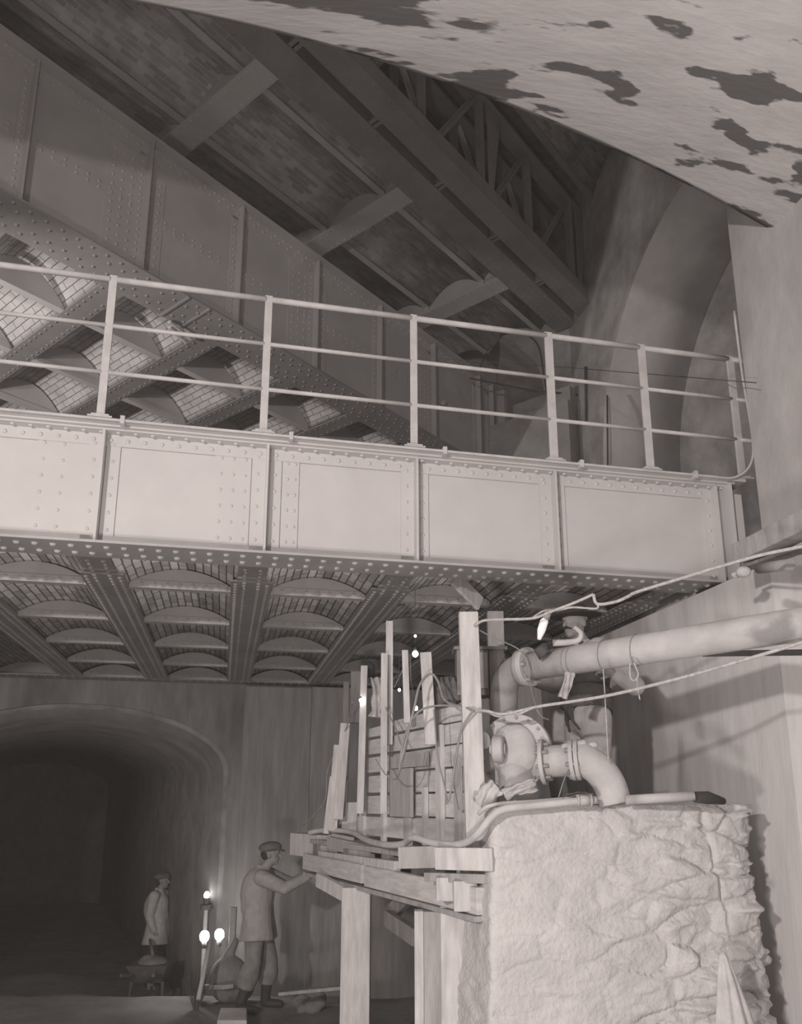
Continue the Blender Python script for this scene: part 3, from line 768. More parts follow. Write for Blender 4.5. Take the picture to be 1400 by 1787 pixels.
# screen
sc = thing('plank_screen', 'screen of pale horizontal boards nailed to battens beside the pump', 'screen', FS(1, 0, -.27))
rows = [(-.26, -.10, .0, 2.02), (-.095, .06, .0, 1.98), (.066, .215, .0, 1.96), (.222, .36, .0, 1.92), (.366, .50, .0, 1.9), (.506, .615, .02, 1.35), (.506, .59, 1.38, 1.95)]
for k, (z0, z1, a0_, a1_) in enumerate(rows):
    b = MB(); off = .004*(k % 3)
    b.hexa([FS(a0_, off, z0), FS(a1_, off, z0+.01), FS(a1_, off+.024, z0+.01), FS(a0_, off+.024, z0), FS(a0_, off, z1), FS(a1_, off, z1-.012), FS(a1_, off+.024, z1-.012), FS(a0_, off+.024, z1)])
    b.build('board', 'wood_h', sc, bevel=.003)
for a_, w_, z0, z1, m in ((.47, .085, -.30, .50, 'wood'), (.98, .10, -.30, .26, 'wood_d'), (1.42, .06, -.30, .62, 'wood'), (1.86, .09, -.26, .60, 'wood'), (.22, .07, -.27, .28, 'wood_d'), (.70, .05, -.28, .1, 'wood')):
    b = MB(); b.box(FS, a_-w_/2, a_+w_/2, -.03, .0, z0, z1); b.build('batten', m, sc, bevel=.003)
b = MB(); b.box(FS, .62, 1.25, -.045, -.02, .24, .33); b.build('board', 'wood_d', sc, bevel=.003)
b = MB(); b.box(FS, .85, 1.22, -.055, -.03, -.10, .235); b.build('board', 'wood_d', sc, bevel=.003)
# jagged upright boards at left
for k, (pxc, yt, yb, w_) in enumerate(((603, 1262, 1430, .085), (592, 1300, 1450, .09), (581, 1355, 1455, .05), (612, 1400, 1455, .12), (597, 1420, 1475, .22))):
    post(pxc, yt, yb, 7.0+.04*k, w_, .025, 'wood', ['tall ragged pale board left of the screen, reaching highest', 'ragged pale board left of the screen, second highest', 'narrow ragged pale board, leftmost of the ragged boards',
        'short pale board beside the left foot of the screen', 'wide low pale board at the foot of the ragged boards'][k], cat='board', name='upright_board', tilt=-.05 if k < 3 else 0)
b = MB(); b.beam(D(792, 1008, 5.75), D(838, 1054, 5.95), .03, .12); b.build('loose_board', 'wood', bevel=.004, label='pale short board wedged slantwise under the low bridge deck', cat='board')
# grey box
bx_ = thing('wooden_box', 'grey wooden box hung on the weathered post behind the tallest post', 'box', D(838, 1218, 5.3))
p = D(838, 1176, 5.3); b = MB()
for (x0, x1, m) in ((-.16, -.055, 0), (-.05, .05, 0), (.055, .155, 0)):
    b.hexa([p+Vector((x0, -.08, -.155)), p+Vector((x1, -.08, -.155)), p+Vector((x1, .1, -.155)), p+Vector((x0, .1, -.155)), p+Vector((x0, -.08, .155)), p+Vector((x1, -.08, .155)), p+Vector((x1, .1, .155)), p+Vector((x0, .1, .155))])
b.build('planking', 'wood_g', bx_, bevel=.004)
b = MB(); b.hexa([p+Vector((-.02, -.095, -.11)), p+Vector((.04, -.095, -.11)), p+Vector((.04, -.08, -.11)), p+Vector((-.02, -.08, -.11)), p+Vector((-.02, -.095, .13)), p+Vector((.04, -.095, .13)), p+Vector((.04, -.08, .13)), p+Vector((-.02, -.08, .13))]); b.build('cleat', 'wood_d', bx_)
b = MB(); b.hexa([p+Vector((-.18, -.1, .15)), p+Vector((.175, -.1, .15)), p+Vector((.175, .12, .15)), p+Vector((-.18, .12, .15)), p+Vector((-.18, -.1, .17)), p+Vector((.175, -.1, .17)), p+Vector((.175, .12, .17)), p+Vector((-.18, .12, .17))]); b.build('lid', 'wood_g', bx_)
# dark sacks
mb = MB(); c = D(785, 1205, 5.35); mb.ellip(c, (.10, .09, .10)); mb.ellip(c+Vector((.05, 0, -.03)), (.09, .08, .09)); mb.caps(c+Vector((-.07, 0, .0)), .05, c+Vector((-.08, 0, -.08)), .04)
for k in range(4): mb.caps(c+Vector((-.06+.04*k, -.09, .07)), .012, c+Vector((-.03+.04*k, -.1, -.07)), .016)
lump('sack', mb, .008, 'sack', None, 2, label='dark grey bundle of sacking on top of the plank screen', cat='sack')
mb = MB(); c = D(643, 1168, 6.6); mb.ellip(c, (.06, .05, .07)); mb.caps(c, .04, c+Vector((-.05, 0, -.1)), .02); lump('bundle', mb, .008, 'cloth_d', None, 2, label='small dark bundle hanging high at the left end of the staging', cat='bundle')
rag('hanging_rag', 'cloth_p', [D(657, 1182, 6.2), D(660, 1210, 6.15), D(655, 1252, 6.1)], .06, 'pale torn rag hanging between the two left posts', 'rag', seed=8, amp=.03)
rag('paper_scrap', 'cloth_p', [D(996, 1172, 4.72), D(990, 1195, 4.7), D(982, 1218, 4.68)], .035, 'pale torn scrap hanging below the pale pipe near the flange', 'scrap', seed=12, amp=.012)
# platform
pf = thing('work_platform', 'timber staging platform on thick props left of the rubble pier', 'platform', FS(1.5, .5, -2.1))
b = MB(); b.box(FS, -.25, 1.45, -.16, -.11, -.60, -.455); b.build('edge_board', 'wood_h', pf, bevel=.004)
b = MB(); b.box(FS, 1.48, 2.95, -.17, -.12, -.585, -.45); b.build('edge_board', 'wood_h', pf, bevel=.004)
b = MB(); b.box(FS, -.25, 2.9, -.18, -.02, -.635, -.605); b.build('lower_plank', 'wood_d', pf, bevel=.003)
for k in range(7):
    b = MB(); b.box(FS, .18, 3.0, -.12+.27*k, .135+.27*k, -.36+.004*(k % 2), -.32+.004*(k % 2)); b.build('deck_plank', 'wood_d', pf, bevel=.004)
for k in range(4):
    b = MB(); b.box(FS, .3+.8*k, .42+.8*k, -.12, 1.75, -.50, -.36); b.build('joist', 'wood_g', pf, bevel=.004)
def prop(a_, b_, w_, dep, m, zt=-.64, zb=-2.16):
    b = MB(); b.box(FS, a_-dep/2, a_+dep/2, b_-w_/2, b_+w_/2, zb, zt); return b.build('prop', m, pf, bevel=.006)
pA = D(623, 1545, 6.35)
b = MB(); b.beam(Vector((pA.x, pA.y, -2.16)), Vector((pA.x, pA.y, -.62)), .215, .2, up=(0, 1, 0)); b.build('prop', 'wood', pf, bevel=.008)
pB = D(731, 1575, 5.15); b = MB(); b.beam(Vector((pB.x, pB.y, -2.16)), Vector((pB.x, pB.y, -.64)), .055, .10, up=(0, 1, 0)); b.build('prop', 'wood', pf, bevel=.004)
pC = D(755, 1580, 5.12); b = MB(); b.beam(Vector((pC.x, pC.y, -2.16)), Vector((pC.x, pC.y, -.64)), .11, .09, up=(0, 1, 0)); b.build('prop', 'wood_d', pf, bevel=.004)
pD = D(805, 1590, 5.0); b = MB(); b.beam(Vector((pD.x, pD.y, -2.16)), Vector((pD.x, pD.y, -.60)), .25, .05, up=(0, 1, 0)); b.build('prop', 'wood', pf, bevel=.006)
b = MB(); b.box(FS, 1.7, 1.9, 1.5, 1.7, -2.16, -.5); b.build('prop', 'wood_g', pf, bevel=.006)
for (q0, q1, m) in (((556, 1535, 6.9), (606, 1562, 6.45), 'wood'), ((676, 1602, 6.0), (726, 1636, 5.5), 'wood_g'), ((684, 1592, 6.1), (716, 1560, 5.8), 'wood_g')):
    b = MB(); b.beam(D(*q0), D(*q1), .05, .11); b.build('brace', m, pf, bevel=.004)
# timbers on the platform edge
def plank(q0, q1, h_, t_, m, label, name='loose_board', cat='board', up=(0, 0, 1)):
    b = MB(); b.beam(D(*q0), D(*q1), t_, h_, up=up); return b.build(name, m, bevel=.004, label=label, cat=cat)
plank((524, 1472, 7.9), (590, 1478, 7.3), .20, .22, 'wood', 'thick squared timber end jutting left off the platform', 'timber_end', 'timber')
plank((560, 1492, 7.25), (694, 1512, 5.7), .07, .05, 'wood', 'thin pale board lying along the platform edge under the hose')
plank((575, 1470, 7.0), (650, 1488, 6.3), .10, .05, 'wood_d', 'weathered board under the hose at the left of the platform')
plank((697, 1497, 5.0), (769, 1495, 4.9), .125, .035, 'wood_d', 'short grey board on edge below the hose, left of the bright one')
plank((762, 1498, 4.7), (862, 1500, 4.48), .12, .04, 'wood', 'bright pale board on edge tight against the pier')
plank((745, 1530, 4.95), (862, 1534, 4.55), .05, .05, 'wood_d', 'darker narrow board below the bright edge board')
plank((820, 1480, 4.85), (862, 1484, 4.7), .08, .04, 'wood_d', 'short dark board behind the foot of the tallest post')
for k, (pxc, yt, yb, w_) in enumerate(((812, 1536, 1590, .135), (851, 1538, 1592, .07), (776, 1530, 1572, .1))):
    post(pxc, yt, yb, 4.72+.1*(k == 2), w_, .08, 'wood', ['wide pale block end under the boards, left of the narrow one', 'narrow pale block end tight against the pier face', 'pale triangular-looking block left of the wide block end'][k], cat='block', name='timber_block', bev=.008)
plank((497, 1733, 8.2), (608, 1722, 7.6), .03, .16, 'wood_d', 'plank lying on the ground at the foot of the thick prop', 'ground_plank', 'plank')
# beam end, right edge
tb = thing('timber_beam', 'weathered squared beam end entering from the right edge under the girder', 'beam', D(1300, 990, 4.6))
b = MB(); b.beam(D(1296, 968, 4.62), D(1450, 893, 3.9), .14, .12); b.build('shaft', 'wood_d', tb, bevel=.008)
b = MB(); b.beam(D(1306, 990, 4.6), D(1440, 945, 4.1), .10, .02); b.build('lower_slat', 'wood_g', tb)
mb = MB(); mb.ellip(D(1298, 998, 4.55), (.045, .04, .035)); mb.ellip(D(1285, 1003, 4.6), (.03, .03, .02)); lump('mortar_lump', mb, .008, 'stone', None, 1, label='pale lump of mortar under the beam end at the right', cat='stone')
b = MB(); b.tube([D(1325, 992, 4.3), D(1380, 985, 4.0)], .03, 14); b.build('pipe_stub', 'iron_d', label='short dark pipe stub under the beam at the right edge', cat='pipe')
b = MB(); b.beam(D(1225, 1141, 4.75), D(1440, 1138, 4.3), .04, .03); b.build('iron_bar', 'rust', label='dark flat bar just under the pale pipe at the right edge', cat='bar')
# ropes and cables
def cable(name, m, pts, r, label, cat, n=8, group=None):
    b = MB(); b.tube(spline([D(*q) for q in pts], n), r, 8); return b.build(name, m, label=label, cat=cat, group=group)
cable('rope', 'rope', [(828, 1092, 4.66), (845, 1083, 4.6), (880, 1081, 4.5), (930, 1079, 4.4), (960, 1068, 4.35), (1000, 1053, 4.3), (1036, 1037, 4.25)], .0085, 'upper pale rope from the tallest post to the wire hook', 'rope')
cable('rope', 'rope', [(1036, 1037, 4.25), (1043, 1054, 4.25), (1075, 1050, 4.2), (1098, 1040, 4.15), (1112, 1033, 4.1), (1180, 1012, 4.0), (1280, 982, 3.9), (1340, 966, 3.8), (1420, 950, 3.7)], .009, 'pale rope from the wire hook up to the beam end at right', 'rope')
cable('rope', 'rope', [(930, 1078, 4.4), (950, 1066, 4.4), (975, 1065, 4.35), (1000, 1060, 4.3), (1040, 1062, 4.25), (1043, 1055, 4.25)], .006, 'thin slack rope knotted under the upper rope', 'rope')
cable('rope', 'rope', [(830, 1240, 4.66), (850, 1241, 4.6), (880, 1246, 4.55), (940, 1233, 4.5), (1000, 1224, 4.4), (1060, 1214, 4.3), (1130, 1198, 4.15), (1200, 1180, 4.0), (1270, 1160, 3.9), (1345, 1138, 3.8), (1430, 1112, 3.7)], .009, 'lower pale rope stretched from the tallest post below the pale pipe', 'rope')
cable('rope', 'rope', [(850, 1241, 4.62), (870, 1250, 4.58), (890, 1242, 4.55), (905, 1246, 4.52), (930, 1235, 4.5), (942, 1232, 4.5)], .007, 'short rope twisted round the lower rope by the post', 'rope')
cable('wire', 'cable_g', [(830, 1096, 4.7), (860, 1112, 4.75), (905, 1133, 4.8), (922, 1160, 4.8), (925, 1190, 4.8), (935, 1232, 4.55), (945, 1250, 4.55), (958, 1256, 4.6)], .004, 'thin wire from the tallest post looping over the pipe flange', 'wire')
cable('wire', 'rope', [(1053, 1168, 4.3), (1056, 1215, 4.35), (1060, 1290, 4.45), (1062, 1330, 4.5)], .0035, 'thin pale string hanging straight down in front of the pale trousers', 'wire')
cable('wire', 'rope', [(1100, 1155, 4.3), (1100, 1180, 4.28), (1107, 1188, 4.28), (1114, 1178, 4.28), (1108, 1160, 4.3), (1106, 1157, 4.3)], .005, 'small pale wire loop hanging under the pale pipe', 'wire')
cable('wire', 'rope', [(1112, 1185, 4.28), (1113, 1200, 4.28), (1117, 1221, 4.28)], .004, 'short pale wire tail crossing the lower rope', 'wire')
cable('wire', 'cable_g', [(995, 1310+30, 4.6), (985, 1360, 4.55), (975, 1392, 4.5)], .0035, 'thin wire hanging below the flanged barrel', 'wire')
CB = [([(700, 1330, 5.0), (722, 1240, 5.0), (733, 1195, 5.05), (752, 1176, 5.1), (765, 1190, 5.05), (775, 1220, 4.95), (795, 1231, 4.85), (806, 1228, 4.75)], .008, 'thick dark cable looped high over the short post'),
      ([(697, 1345, 5.0), (705, 1290, 5.0), (728, 1245, 5.0), (760, 1232, 4.9), (805, 1233, 4.72), (826, 1240, 4.62)], .007, 'dark cable running from the screen centre to the tallest post'),
      ([(826, 1240, 4.62), (805, 1275, 4.66), (795, 1330, 4.7), (785, 1390, 4.75), (778, 1402, 4.78)], .007, 'dark cable drooping down left of the tallest post'),
      ([(757, 1238, 4.95), (760, 1270, 4.95), (764, 1320, 4.95), (778, 1380, 4.9), (780, 1402, 4.85)], .005, 'thin cable hanging down the middle of the plank screen'),
      ([(656, 1325, 5.6), (672, 1350, 5.5), (690, 1360, 5.4), (700, 1340, 5.2), (712, 1290, 5.1)], .005, 'cable forming a V on the left half of the screen'),
      ([(664, 1185, 6.0), (672, 1230, 5.95), (690, 1270, 5.7), (700, 1300, 5.5)], .005, 'thin cable slanting down beside the pale rag'),
      ([(716, 1145, 5.8), (718, 1190, 5.8), (724, 1215, 5.7)], .004, 'thin cable dropping from the bright bulb'),
      ([(712, 1145, 5.8), (700, 1175, 5.9), (688, 1200, 5.95)], .003, 'fine cable slanting left below the bright bulb'),
      ([(615, 1225, 6.6), (608, 1260, 6.9), (592, 1300, 7.1), (572, 1345, 7.3), (566, 1400, 7.4), (530, 1440, 7.7)], .006, 'cable trailing down left past the ragged boards'),
      ([(610, 1262, 7.0), (622, 1240, 6.8), (630, 1228, 6.5)], .004, 'short cable running to the small bulb on the left post')]
for pts, r, lab in CB: cable('cable', 'cable_g', pts, r, lab, 'cable')
# short stubby cable end on the pipe
b = MB(); b.tube(spline([D(965, 1122, 4.72), D(990, 1121, 4.7), D(1010, 1117, 4.68), D(1014, 1105, 4.66), (D(1002, 1094, 4.65))], 6), 1, 10, True, [.022-.0004*i for i in range(25)]); b.build('bent_cable', 'hose', label='thick pale bent cable end standing up on the pale pipe', cat='cable')
# bulbs
def bulb(px, py, d, r, label, group=None, hang=(0, 0, 1), cord=0):
    t = thing('light_bulb', label, 'bulb', D(px, py, d), group); c = D(px, py, d); hv = Vector(hang)
    mb = MB(); mb.ellip(c, (r, r, r*1.15), su=14, sv=10); mb.build('glass', 'bulb_strong' if r > .05 else 'bulb', t)
    mb = MB(); mb.cyl(c+hv*r*1.0, c+hv*r*2.3, r*.5, 12); mb.build('socket', 'rust', t)
    if cord: mb = MB(); mb.cyl(c+hv*r*2.3, c+Vector((0, 0, cord)), .002, 6); mb.build('cord', 'rust', t)
bulb(725, 1141, 5.9, .022, 'brightest bare bulb hanging in front of the low bridge beams', cord=.5)
bulb(725, 1110, 6.4, .010, 'tiny faint bulb above the brightest one', cord=.25)
bulb(630, 1222, 6.4, .014, 'small lit bulb on the left post of the staging')
bulb(726, 1236, 5.15, .013, 'small lit bulb at the top edge of the plank screen')
bulb(697, 1204, 6.1, .011, 'dim bulb between the pale post and the thin batten', cord=.28)
bulb(357, 1634, 9.6, .055, 'left one of two glaring bulbs low on the ground by the workman', hang=(0, 0, -1))
bulb(383, 1631, 9.8, .055, 'right one of two glaring bulbs low on the ground by the workman', hang=(0, 0, -1))
# lamp near the pipe
lh = thing('hand_lamp', 'hanging hand lamp with bright glass in front of the man, tied to the upper rope', 'lamp', D(943, 1120, 4.5))
M['glass_dim'] = emis('lamp_glass', .3)
b = MB(); b.tube([D(953, 1078, 4.48), D(950, 1084, 4.48), D(945, 1100, 4.5), D(941, 1116, 4.5)], 1, 14, True, [.014, .024, .024, .010]); b.build('glass', 'glass_dim', lh)
b = MB(); b.tube([D(957, 1068, 4.46), D(953, 1080, 4.48)], .02, 12); b.build('socket', 'iron_d', lh)
b = MB(); b.tube([D(960, 1064, 4.42), D(957, 1070, 4.46)], .005, 8); b.build('hook', 'iron_d', lh)
b = MB(); b.tube([D(952, 1125, 4.75), D(945, 1135, 4.75), D(952, 1142, 4.75)], 1, 12, True, [.02, .045, .05]); b.build('metal_cup', 'rust', label='dark metal cup standing on the pale pipe behind the hand lamp', cat='cup')
# pale standing sheet behind the pipe
b = MB(); c = D(972, 1240, 6.0); n = 24
for j, (z, rr) in enumerate(((-.66, .05), (-.40, .10), (-.1, .14), (.1, .15), (.36, .15))):
    for k in range(n):
        a = 2*math.pi*k/n; b.v.append(Vector((c.x-.03*(j < 2)+rr*.72*math.cos(a)*(1+.04*math.sin(5*a)), c.y+rr*.7*math.sin(a), c.z+z)))
for j in range(4):
    for k in range(n): b.face([j*n+k, j*n+(k+1) % n, (j+1)*n+(k+1) % n, (j+1)*n+k], True)
b.face([4*n+k for k in range(n)]); b.face([k for k in range(n)][::-1])
b.build('canvas_bag', 'trouser_p', label='pale upright canvas bag between the pump and the man in the hat', cat='bag')

# =================================================================== PEOPLE
def hand(mb, wrist, d, pn, curl=.5, side=1, s=1.0):
    d = Vector(d).normalized(); pn = Vector(pn); pn = (pn-d*pn.dot(d)).normalized(); ac = d.cross(pn)*side
    R = Matrix((ac, d, pn)).transposed()
    pc = wrist+d*.045*s
    mb.ellip(pc, (.040*s, .052*s, .017*s), R, 12, 8); mb.caps(wrist-d*.02, .024*s, wrist+d*.02*s, .024*s, 10)
    for k, L in enumerate((.070, .080, .074, .058)):
        o = pc+d*.040*s+ac*(-.030+.020*k)*s; a = .0; p = o; dd = d
        for j, q in enumerate((.45, .32, .23)):
            a += curl*(.5+.35*j); dd = (d*math.cos(a)+pn*math.sin(a)).normalized(); p2 = p+dd*L*q*s
            mb.caps(p, (.0092-.0008*j)*s, p2, (.0086-.0008*j)*s, 8); p = p2
    o = wrist+d*.022*s-ac*.030*s; dd = (d*.65-ac*.6+pn*.35).normalized(); p2 = o+dd*.035*s; mb.caps(o, .012*s, p2, .0105*s, 8)
    dd = (d*.85-ac*.15+pn*.5).normalized(); mb.caps(p2, .0105*s, p2+dd*.028*s, .009*s, 8)
def head(mb, c, R):
    q = lambda f, l, z: c+R @ Vector((f, l, z))
    mb.ellip(q(-.008, 0, .025), (.098, .076, .098), R, 20, 14); mb.ellip(q(.03, 0, -.035), (.062, .058, .072), R, 18, 12)
    mb.ellip(q(.058, 0, -.085), (.028, .028, .022), R, 12, 8)                        # chin
    mb.caps(q(.086, 0, .018), .009, q(.112, 0, -.022), .014, 10)                      # nose
    mb.caps(q(.082, .03, .030), .011, q(.086, -.03, .030), .011, 8)                   # brow
    mb.caps(q(.083, .016, -.052), .008, q(.083, -.016, -.052), .008, 8)               # lips
    for l in (-1, 1):
        mb.ellip(q(.068, l*.030, .008), (.014, .015, .010), R, 10, 8)                 # eyes
        mb.ellip(q(.045, l*.045, -.02), (.025, .020, .022), R, 10, 8)
        mb.ellip(q(-.005, l*.078, -.005), (.020, .010, .032), R, 10, 8)               # ears
def person(loc, yaw, label, J, cl, headrot=(0, 0), hat='cap', sc_=1, gripR=None, gripL=None, moustache=False, hair=True):
    t = thing('person', label, 'person', loc); R0 = Matrix.Rotation(yaw, 3, 'Z'); base = Vector(loc)
    W = {k: base+R0 @ Vector(v)*sc_ for k, v in J.items() if k != 'curl'}
    Rh = R0 @ Matrix.Rotation(headrot[0], 3, 'Z') @ Matrix.Rotation(headrot[1], 3, 'Y')
    mb = MB(); head(mb, W['head'], Rh)
    mb.caps(W['neck'], .058, W['head']+Vector((0, 0, -.06)), .052)
    mb.caps(W['pelvis'], .125, W['waist'], .115); mb.caps(W['waist'], .115, W['chest'], .135); mb.caps(W['chest'], .13, W['neck'], .06)
    mb.caps(W['shL'], .062, W['shR'], .062)
    for s in 'LR':
        mb.caps(W['sh'+s], .058, W['el'+s], .042); mb.caps(W['el'+s], .042, W['wr'+s], .027)
        mb.caps(W['hip'+s], .088, W['kn'+s], .058); mb.caps(W['kn'+s], .056, W['an'+s], .040)
        f = W['toe'+s]; mb.caps(W['an'+s]+Vector((0, 0, -.035)), .038, f, .034)
        g = J.get('hd'+s, (1, 0, 0)); g = R0 @ Vector(g); pn = R0 @ Vector(J.get('pn'+s, (0, 0, -1)))
        hand(mb, W['wr'+s], g, pn, J.get('curl', .5), 1 if s == 'L' else -1)
    bod = lump('body', mb, .0065, 'skin', t, 2)
    # upper garment
    mj = MB()
    hemz = cl['hem']
    vest = bool(cl.get('shirt'))
    if not vest: mj.caps(W['pelvis']+Vector((0, 0, .02)), .150, W['waist'], .145)
    mj.caps(W['waist']+Vector((0, 0, .06 if vest else 0)), .145, W['chest'], .165); mj.caps(W['chest'], .155, W['neck']-Vector((0, 0, .01)), .075)
    ms = MB() if vest else mj
    ms.caps(W['shL'], .078, W['shR'], .078)
    if vest: ms.caps(W['chest'], .155, W['neck']-Vector((0, 0, .01)), .078)
    for s in 'LR':
        ms.caps(W['sh'+s], .085, W['el'+s], .068); ms.caps(W['el'+s], .066, W['wr'+s]+(W['el'+s]-W['wr'+s])*.12, .048)
    if vest: lump('shirt', ms, .010, cl['shirt'], t, 3)
    if hemz < J['pelvis'][2]:
        top = W['pelvis']; bot = Vector((top.x, top.y, base.z+hemz))
        for l in (-1, 1):
            o = R0 @ Vector((.02, l*.06, 0)); mj.tube([W['waist']+o*.6+Vector((0, 0, .06)), top+o, bot+o*1.3], 1, 18, True, [.15, .158, cl.get('flare', .155)])
    bk = cl.get('bulk', 1)
    if bk > 1: mj.ellip(W['chest']+R0 @ Vector((-.03, 0, -.08)), (.17*bk, .18*bk, .27), R0); mj.ellip(W['waist'], (.16*bk, .17*bk, .2), R0)
    for k in range(0):      # folds
        a = k*.9; r_ = R0 @ Vector((math.cos(a)*.14, math.sin(a)*.16, 0)); mj.caps(W['waist']+r_+Vector((0, 0, .12)), .014, W['pelvis']+r_*1.05+Vector((0, 0, -.02)), .018)
    if cl.get('collar'): mj.caps(W['neck']+R0 @ Vector((.05, .05, .01)), .018, W['neck']+R0 @ Vector((-.05, .03, .035)), .022); mj.caps(W['neck']+R0 @ Vector((.05, -.05, .01)), .018, W['neck']+R0 @ Vector((-.05, -.03, .035)), .022)
    lump(cl.get('top_name', 'jacket'), mj, .011, cl['top'], t, 3)
    mt = MB(); mt.caps(W['pelvis']-Vector((0, 0, .02)), .150, W['waist']-Vector((0, 0, .03)), .135)
    for s in 'LR':
        mt.caps(W['hip'+s], .112, W['kn'+s], .088)
        e = W['kn'+s]+(W['an'+s]-W['kn'+s])*cl.get('tl', .85); mt.tube([W['kn'+s], (W['kn'+s]+e)/2, e], 1, 16, True, [.086, cl.get('calf', .078), cl.get('cuff', .075)]); mt.ellip(W['kn'+s], (.086, .086, .09))
        mt.caps(W['hip'+s]+R0 @ Vector((.09, 0, 0)), .012, W['kn'+s]+R0 @ Vector((.07, .02, 0)), .016)
    lump('trousers', mt, .011, cl['bot'], t, 3)
    for s in 'LR':
        mk = MB(); mk.caps(W['kn'+s]+(W['an'+s]-W['kn'+s])*cl.get('boot', .7), .062, W['an'+s]-Vector((0, 0, .03)), .05); f = W['toe'+s]; mk.caps(W['an'+s]-Vector((0, 0, .045)), .046, f, .042)
        lump('boot', mk, .010, 'leather', t, 2)
    q = lambda f, l, z: W['head']+Rh @ Vector((f, l, z))
    mc = MB()
    if hat == 'cap':
        mc.ellip(q(-.015, 0, .075), (.128, .112, .060), Rh @ Matrix.Rotation(-.12, 3, 'Y'), 20, 12); mc.ellip(q(.105, 0, .048), (.055, .070, .010), Rh @ Matrix.Rotation(.25, 3, 'Y'), 16, 8)
        lump('cap', mc, .007, 'cloth_m' if cl.get('capd') is None else cl['capd'], t, 2)
    else:
        mc.ellip(q(0, 0, .085), (.108, .092, .075), Rh, 20, 12); mc.ellip(q(.0, 0, .060), (.205, .185, .014), Rh @ Matrix.Rotation(.06, 3, 'Y'), 28, 8)
        lump('hat', mc, .007, 'hair', t, 2)
    mh = MB(); mh.ellip(q(-.045, 0, .0), (.066, .079, .065), Rh, 16, 10); lump('hair', mh, .007, 'hair', bod, 2)
    if moustache:
        mh = MB()
        for l in (-1, 1): mh.caps(q(.093, l*.004, -.036), .010, q(.080, l*.035, -.048), .006, 8)
        lump('moustache', mh, .004, 'hair', bod, 1)
    return t
# workman reaching to the platform
J2 = dict(head=(.10, 0, 1.555), neck=(.03, 0, 1.40), chest=(.0, 0, 1.24), waist=(-.03, 0, 1.03), pelvis=(-.03, 0, .90),
          shL=(.05, .17, 1.33), shR=(.05, -.17, 1.33), elL=(.30, .16, 1.24), elR=(.30, -.20, 1.23), wrL=(.54, .12, 1.36), wrR=(.55, -.12, 1.35), hdL=(1, -.1, .35), hdR=(1, .1, .35), pnL=(0, 0, -1), pnR=(0, 0, -1),
          hipL=(-.02, .10, .87), hipR=(-.02, -.10, .87), knL=(.10, .13, .47), knR=(-.02, -.12, .48), anL=(.06, .14, .10), anR=(-.14, -.12, .10), toeL=(.22, .16, .04), toeR=(.02, -.13, .04), curl=.7)
person((-1.50, 8.95, -2.10), -.06, 'workman in flat cap and short grey jacket reaching up to the platform edge', J2, dict(top='cloth_s2' if 'cloth_s2' in M else 'cloth_s', bot='trouser_m', hem=.70, flare=.19, tl=.62, cuff=.085, calf=.108, boot=.45, bulk=1.1, collar=1), headrot=(.0, .02))
# man in a long pale smock
J1 = dict(head=(.05, 0, 1.57), neck=(.01, 0, 1.42), chest=(.0, 0, 1.24), waist=(.0, 0, 1.03), pelvis=(.0, 0, .90),
          shL=(.0, .18, 1.36), shR=(.0, -.18, 1.36), elL=(-.04, .23, 1.08), elR=(-.04, -.22, 1.07), wrL=(.04, .23, .84), wrR=(.06, -.23, .84), hdL=(.15, 0, -1), hdR=(.15, 0, -1), pnL=(0, -1, 0), pnR=(0, 1, 0),
          hipL=(0, .09, .87), hipR=(0, -.09, .87), knL=(.03, .10, .47), knR=(.0, -.10, .47), anL=(.0, .10, .10), anR=(-.04, -.10, .10), toeL=(.16, .12, .04), toeR=(.12, -.12, .04), curl=.5)
person((-3.85, 13.35, -2.79), -.1, 'man in flat cap and long pale smock standing in the tunnel mouth', J1, dict(top='cloth_s', top_name='smock', bot='cloth_d', hem=.64, flare=.21, collar=1, bulk=1.12), headrot=(.05, -.02))
# man with moustache behind the pipe
J3 = dict(head=(.06, 0, 1.575), neck=(.0, 0, 1.41), chest=(-.02, 0, 1.24), waist=(-.02, 0, 1.04), pelvis=(.0, 0, .92),
          shL=(.0, .18, 1.36), shR=(.0, -.18, 1.36), elL=(-.22, .27, 1.10), elR=(.12, -.24, 1.16), wrL=(-.06, .27, 1.17), wrR=(.38, -.20, 1.20), hdL=(1, 0, .3), hdR=(1, 0, .05), pnL=(.5, .2, -.4), pnR=(0, 0, -1),
          hipL=(.0, .10, .89), hipR=(.0, -.10, .89), knL=(.03, .12, .48), knR=(.03, -.11, .48), anL=(.0, .13, .10), anR=(.0, -.12, .10), toeL=(.14, .16, .04), toeR=(.14, -.15, .04), curl=.6)
person((1.29, 5.52, -.308), math.pi-.0+.35, 'moustached man in a dark brimmed hat and pale trousers behind the pale pipe', J3, dict(top='cloth_d2' if 'cloth_d2' in M else 'cloth_m', top_name='waistcoat', shirt='cloth_s', bot='trouser_p', hem=.9, collar=1), headrot=(.25, 0), hat='hat', sc_=.975, moustache=True)

